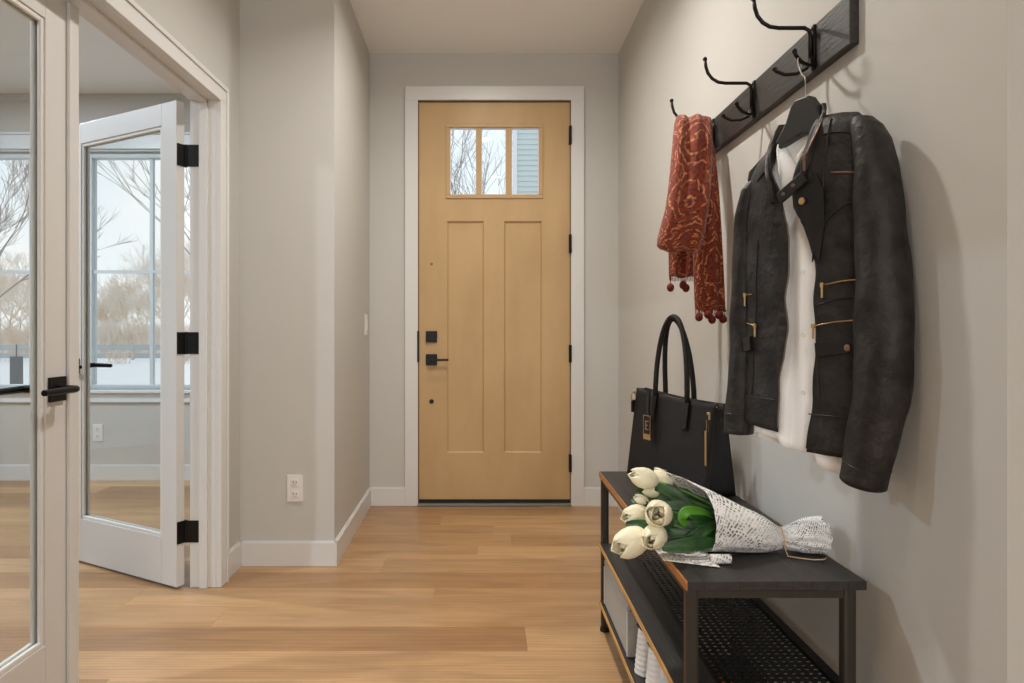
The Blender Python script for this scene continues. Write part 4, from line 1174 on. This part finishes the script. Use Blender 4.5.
TR = [ # px, depth, Y, L0, seed, label
 (128, 52, 2.0, 1, 'frosted bare tree seen through the open leaf, tallest of the central clump'),
 (100, 56, 1.35, 2, 'low frosted tree at the left edge of the right office window'),
 (112, 60, 1.5, 21, 'low frosted tree left of the tallest central one'),
 (145, 58, 1.9, 3, 'frosted tree behind the vertical bar of the right office window'),
 (163, 46, 2.3, 4, 'frosted tree right of the vertical bar in the right office window'),
 (182, 50, 2.7, 5, 'tall frosted tree at the right edge of the right office window'),
 (207, 50, 2.6, 6, 'frosted tree beyond the hinge side of the open glazed door'),
 (10, 46, 2.4, 7, 'frosted tree in the left office window, above the grey post'),
 (-14, 52, 2.3, 8, 'frosted tree at the far left of the left office window'),
 (28, 58, 2.0, 9, 'frosted tree at the right edge of the left office window'),
 (55, 54, 1.9, 10, 'frosted tree hidden between the two office windows'),
 (75, 60, 1.7, 11, 'frosted tree just left of the right office window'),
 (120, 70, 2.2, 51, 'pale frosted tree far behind the tallest central one'),
 (138, 72, 2.2, 52, 'far pale frosted tree left of the window bar'),
 (172, 62, 3.6, 53, 'tall far frosted tree between the window bar and the door stile'),
 (192, 66, 3.8, 54, 'tall far frosted tree showing in the slit beside the hinges'),
 (88, 74, 1.9, 55, 'far low frosted tree at the left pane edge'),
 (20, 64, 3.0, 56, 'far frosted tree behind the grey post'),
 (0, 66, 3.0, 57, 'far frosted tree left of the grey post'),
]
for (px, Y, L0, sd, lb) in TR:
    tree(kx(px, Y), Y, L0, .07, 5, sd, lb, group='frosted trees beyond the fence')
tree(kx(-20, 26), 26, 3.0, .08, 5, 31, 'large bare grey tree close outside the left office window', 'bare_tree', 'bark', .62)
tree(kx(215, 27), 27, 4.4, .06, 5, 33, 'bare grey tree whose branches enter the top right of the right office window', 'bare_tree', 'bark', .7)
tree(kx(450, 15), 15, 1.7, .05, 4, 41, 'bare tree seen through the panes of the front door', 'bare_tree', 'twig', .7)
tree(kx(500, 24), 24, 4.2, .10, 4, 43, 'taller bare tree farther off behind the front door panes', 'bare_tree', 'bark', .7)
tree(kx(478, 20), 20, 3.3, .04, 3, 47, 'slender bare tree behind the middle front door pane', 'bare_tree', 'bark', .7)
# shrubs at the fence
def shrub(x, y, h, seed, label):
    rr_ = random.Random(seed); mb = MB(); base = V(x, y, gz(x, y)-.05)
    T = thing('winter_shrub', label, 'shrub', base, 'winter shrubs by the fence')
    for i in range(16):
        nd = V(rr_.uniform(-1, 1)*.8, rr_.uniform(-1, 1)*.8, 1).normalized()
        grow(mb, base+V(rr_.uniform(-.6, .6)*h, rr_.uniform(-.4, .4)*h, 0), nd, h*.27, .02, 3, rr_, .5, .2, 3)
    mb.build('twigs', 'twig', T)
for px, Y, h, sd, lb in ((92, 37, 1.3, 1, 'tan winter shrub nearest the left side of the right office window'), (118, 31, .8, 2, 'small winter shrub in front of the fence, centre'), (136, 38, 1.5, 3, 'tan winter shrub left of the window bar'), (158, 38, 1.6, 4, 'tan winter shrub right of the window bar'), (178, 30, .8, 5, 'small winter shrub in front of the fence, right'), (5, 37, 1.6, 6, 'tan winter shrub in the left office window'), (25, 38, 1.4, 7, 'tan winter shrub beside the grey post')):
    shrub(kx(px, Y), Y, h, sd, lb)
T = thing('rail_fence', 'low blue-grey fence across the snowy garden', 'fence', (kx(100, 33.5), 33.5, GZ))
xa, xb = kx(-60, 33.5), kx(230, 33.5)
MB().box(xa, xb, 33.48, 33.52, .05, .32).box(xa, xb, 33.48, 33.52, -.35, -.1).build('rails', 'fence', T)
k = 0; x = xa
while x < xb:
    MB().box(x, x+.1, 33.45, 33.55, GZ-.2, .45).build('post', 'fence', T); x += 2.4
hg = MB(); rr_ = random.Random(77)
for i in range(260):
    hx = kx(-50+270*rr_.random(), 43); hy = 41+8*rr_.random()
    for q in range(3):
        nd = V(rr_.uniform(-1, 1)*.6, rr_.uniform(-1, 1)*.6, 1).normalized()
        grow(hg, V(hx+rr_.uniform(-.4, .4), hy, GZ-.1), nd, rr_.uniform(.6, 1.25), .022, 2, rr_, .6, .2, 3)
tag(hg.build('brushwood', 'twig'), 'tangled pale brushwood growing behind the garden fence', 'brushwood', kind='stuff')
Yb = 13.0
x, z = (kx(16.5, Yb), 0)
T = thing('bollard', 'grey post standing in the snow outside the left office window', 'post', (x, Yb, GZ))
MB().box(x-.085, x+.085, Yb-.08, Yb+.08, gz(x, Yb)-.1, .55).build('post_body', 'bin', T, bevel=.02)
MB().tube([(x, Yb, .54), (x, Yb, .78)], .012, 8).build('post_rod', 'bin', T)
# neighbour house with lap siding
NHx, NHy = kx(513.5, 15), 15
T = thing('neighbour_house', 'neighbouring house with pale blue lap siding, seen through the front door pane', 'house', (NHx+3, NHy, GZ))
m = MB(); z = -.8; pitch = .118
while z < 7:
    m.add([(NHx, NHy-.022, z), (NHx+7, NHy-.022, z), (NHx+7, NHy, z+pitch), (NHx, NHy, z+pitch)], [(0,1,2,3)])
    m.add([(NHx, NHy, z), (NHx+7, NHy, z), (NHx+7, NHy-.022, z), (NHx, NHy-.022, z)], [(0,1,2,3)])
    z += pitch
m.box(NHx, NHx+7, NHy, NHy+.6, -.8, 7)
m.build('siding', 'siding', T)
MB().box(NHx-.02, NHx+.08, NHy-.04, NHy+.1, -.8, 7).build('corner_board', 'office_white', T)
MB().prism([(NHx-.1, NHy-.1, 7), (NHx+7.4, NHy-.1, 7), (NHx+3.5, NHy-.1, 9)], (0, .8, 0)).build('roof', 'bin', T)

# ------------------------------------------------------------------ recessed lights, lamps
def area(name, loc, rot, size, power, color, shape='DISK', sy_=None, spread=None):
    l = bpy.data.lights.new(name, 'AREA'); l.shape = shape; l.size = size; l.energy = power; l.color = color
    if sy_: l.shape = 'RECTANGLE'; l.size_y = sy_
    if spread: l.spread = R(spread)
    o = bpy.data.objects.new(name, l); COL.objects.link(o); o.location = loc; o.rotation_euler = rot
    return o
WARM = (1, .955, .90); COOL = (.76, .88, 1)
def can(x, y, power, label, color=WARM, spread=150):  # builds the hall's recessed lights and the added fill lights
    T = thing('recessed_light', label, 'ceiling light', (x, y, H))
    MB().grid(lambda u, v: V(x+(.062+.026*v)*math.cos(u*6.2832), y+(.062+.026*v)*math.sin(u*6.2832), H-.001-.004*math.sin(math.pi*v)), 32, 4, True).build('trim_ring', 'plastic', T, smooth=True, solid=.001)
    MB().tube([(x, y, H-.0022), (x, y, H-.0005)], .062, 32).build('lens', 'lens', T)
    area('recessed_lamp', (x, y, H-.006), (0, 0, 0), .12, power, color, spread=spread)
can(-.02, 2.30, 20, 'recessed ceiling light over the middle of the hall', spread=150)
can(-.02, 3.22, 7, 'added fill light in the ceiling just inside the front door', spread=160)  # added out of view to brighten the far walls and front door
can(.10, .85, 4, 'recessed ceiling light over the hall, just ahead of the viewpoint')
can(1.6, -1.6, 9, 'recessed ceiling light in the room behind, right')
can(-.2, -1.6, 7, 'recessed ceiling light in the room behind, left')
can(-3.0, 3.2, 54, 'added fill light in the office ceiling, far', COOL, 180)  # added cool fill, unseen, brightens the office like daylight
can(-3.0, 1.2, 50, 'added fill light in the office ceiling, near', COOL, 180)  # second added office fill, also out of view
area('fill_light_back', (.1, BK-.2, 1.4), (R(90), 0, 0), 2.0, 70, (1, .97, .94), sy_=2.1)  # added fill from behind the camera, brightens jacket, shirt and far walls

# ------------------------------------------------------------------ sky
w = bpy.data.worlds.new('overcast_sky'); sc.world = w; w.use_nodes = True
N = w.node_tree.nodes; L = w.node_tree.links; bg = N['Background']
tc = N.new('ShaderNodeTexCoord'); ns = N.new('ShaderNodeTexNoise'); ns.inputs['Scale'].default_value = 2.4; ns.inputs['Detail'].default_value = 5
L.new(tc.outputs['Generated'], ns.inputs[0])
cr = N.new('ShaderNodeValToRGB'); e = cr.color_ramp.elements
e[0].position = .35; e[0].color = (.70, .80, .90, 1); e[1].position = .58; e[1].color = (.88, .90, .93, 1)
L.new(ns.outputs['Fac'], cr.inputs[0]); L.new(cr.outputs[0], bg.inputs[0]); bg.inputs[1].default_value = 1.25

# ------------------------------------------------------------------ camera
cam = bpy.data.cameras.new('camera'); co = bpy.data.objects.new('camera', cam); COL.objects.link(co)
co.location = (0, 0, 1.06); co.rotation_euler = (R(90), 0, 0)
cam.sensor_width = 36; cam.lens = 36*670/1024
cam.shift_x = (512-487)/1024; cam.shift_y = (330-341.5)/1024
cam.clip_start = .05; cam.clip_end = 300
sc.camera = co
vs = sc.view_settings
vs.view_transform = 'Standard'; vs.look = 'None'; vs.gamma = 1; vs.exposure = .08; vs.use_curve_mapping = False
try:
    sc.cycles.use_denoising = True; sc.cycles.max_bounces = 8; sc.cycles.diffuse_bounces = 5; sc.cycles.transparent_max_bounces = 16
    sc.cycles.sample_clamp_indirect = 4
except Exception: pass
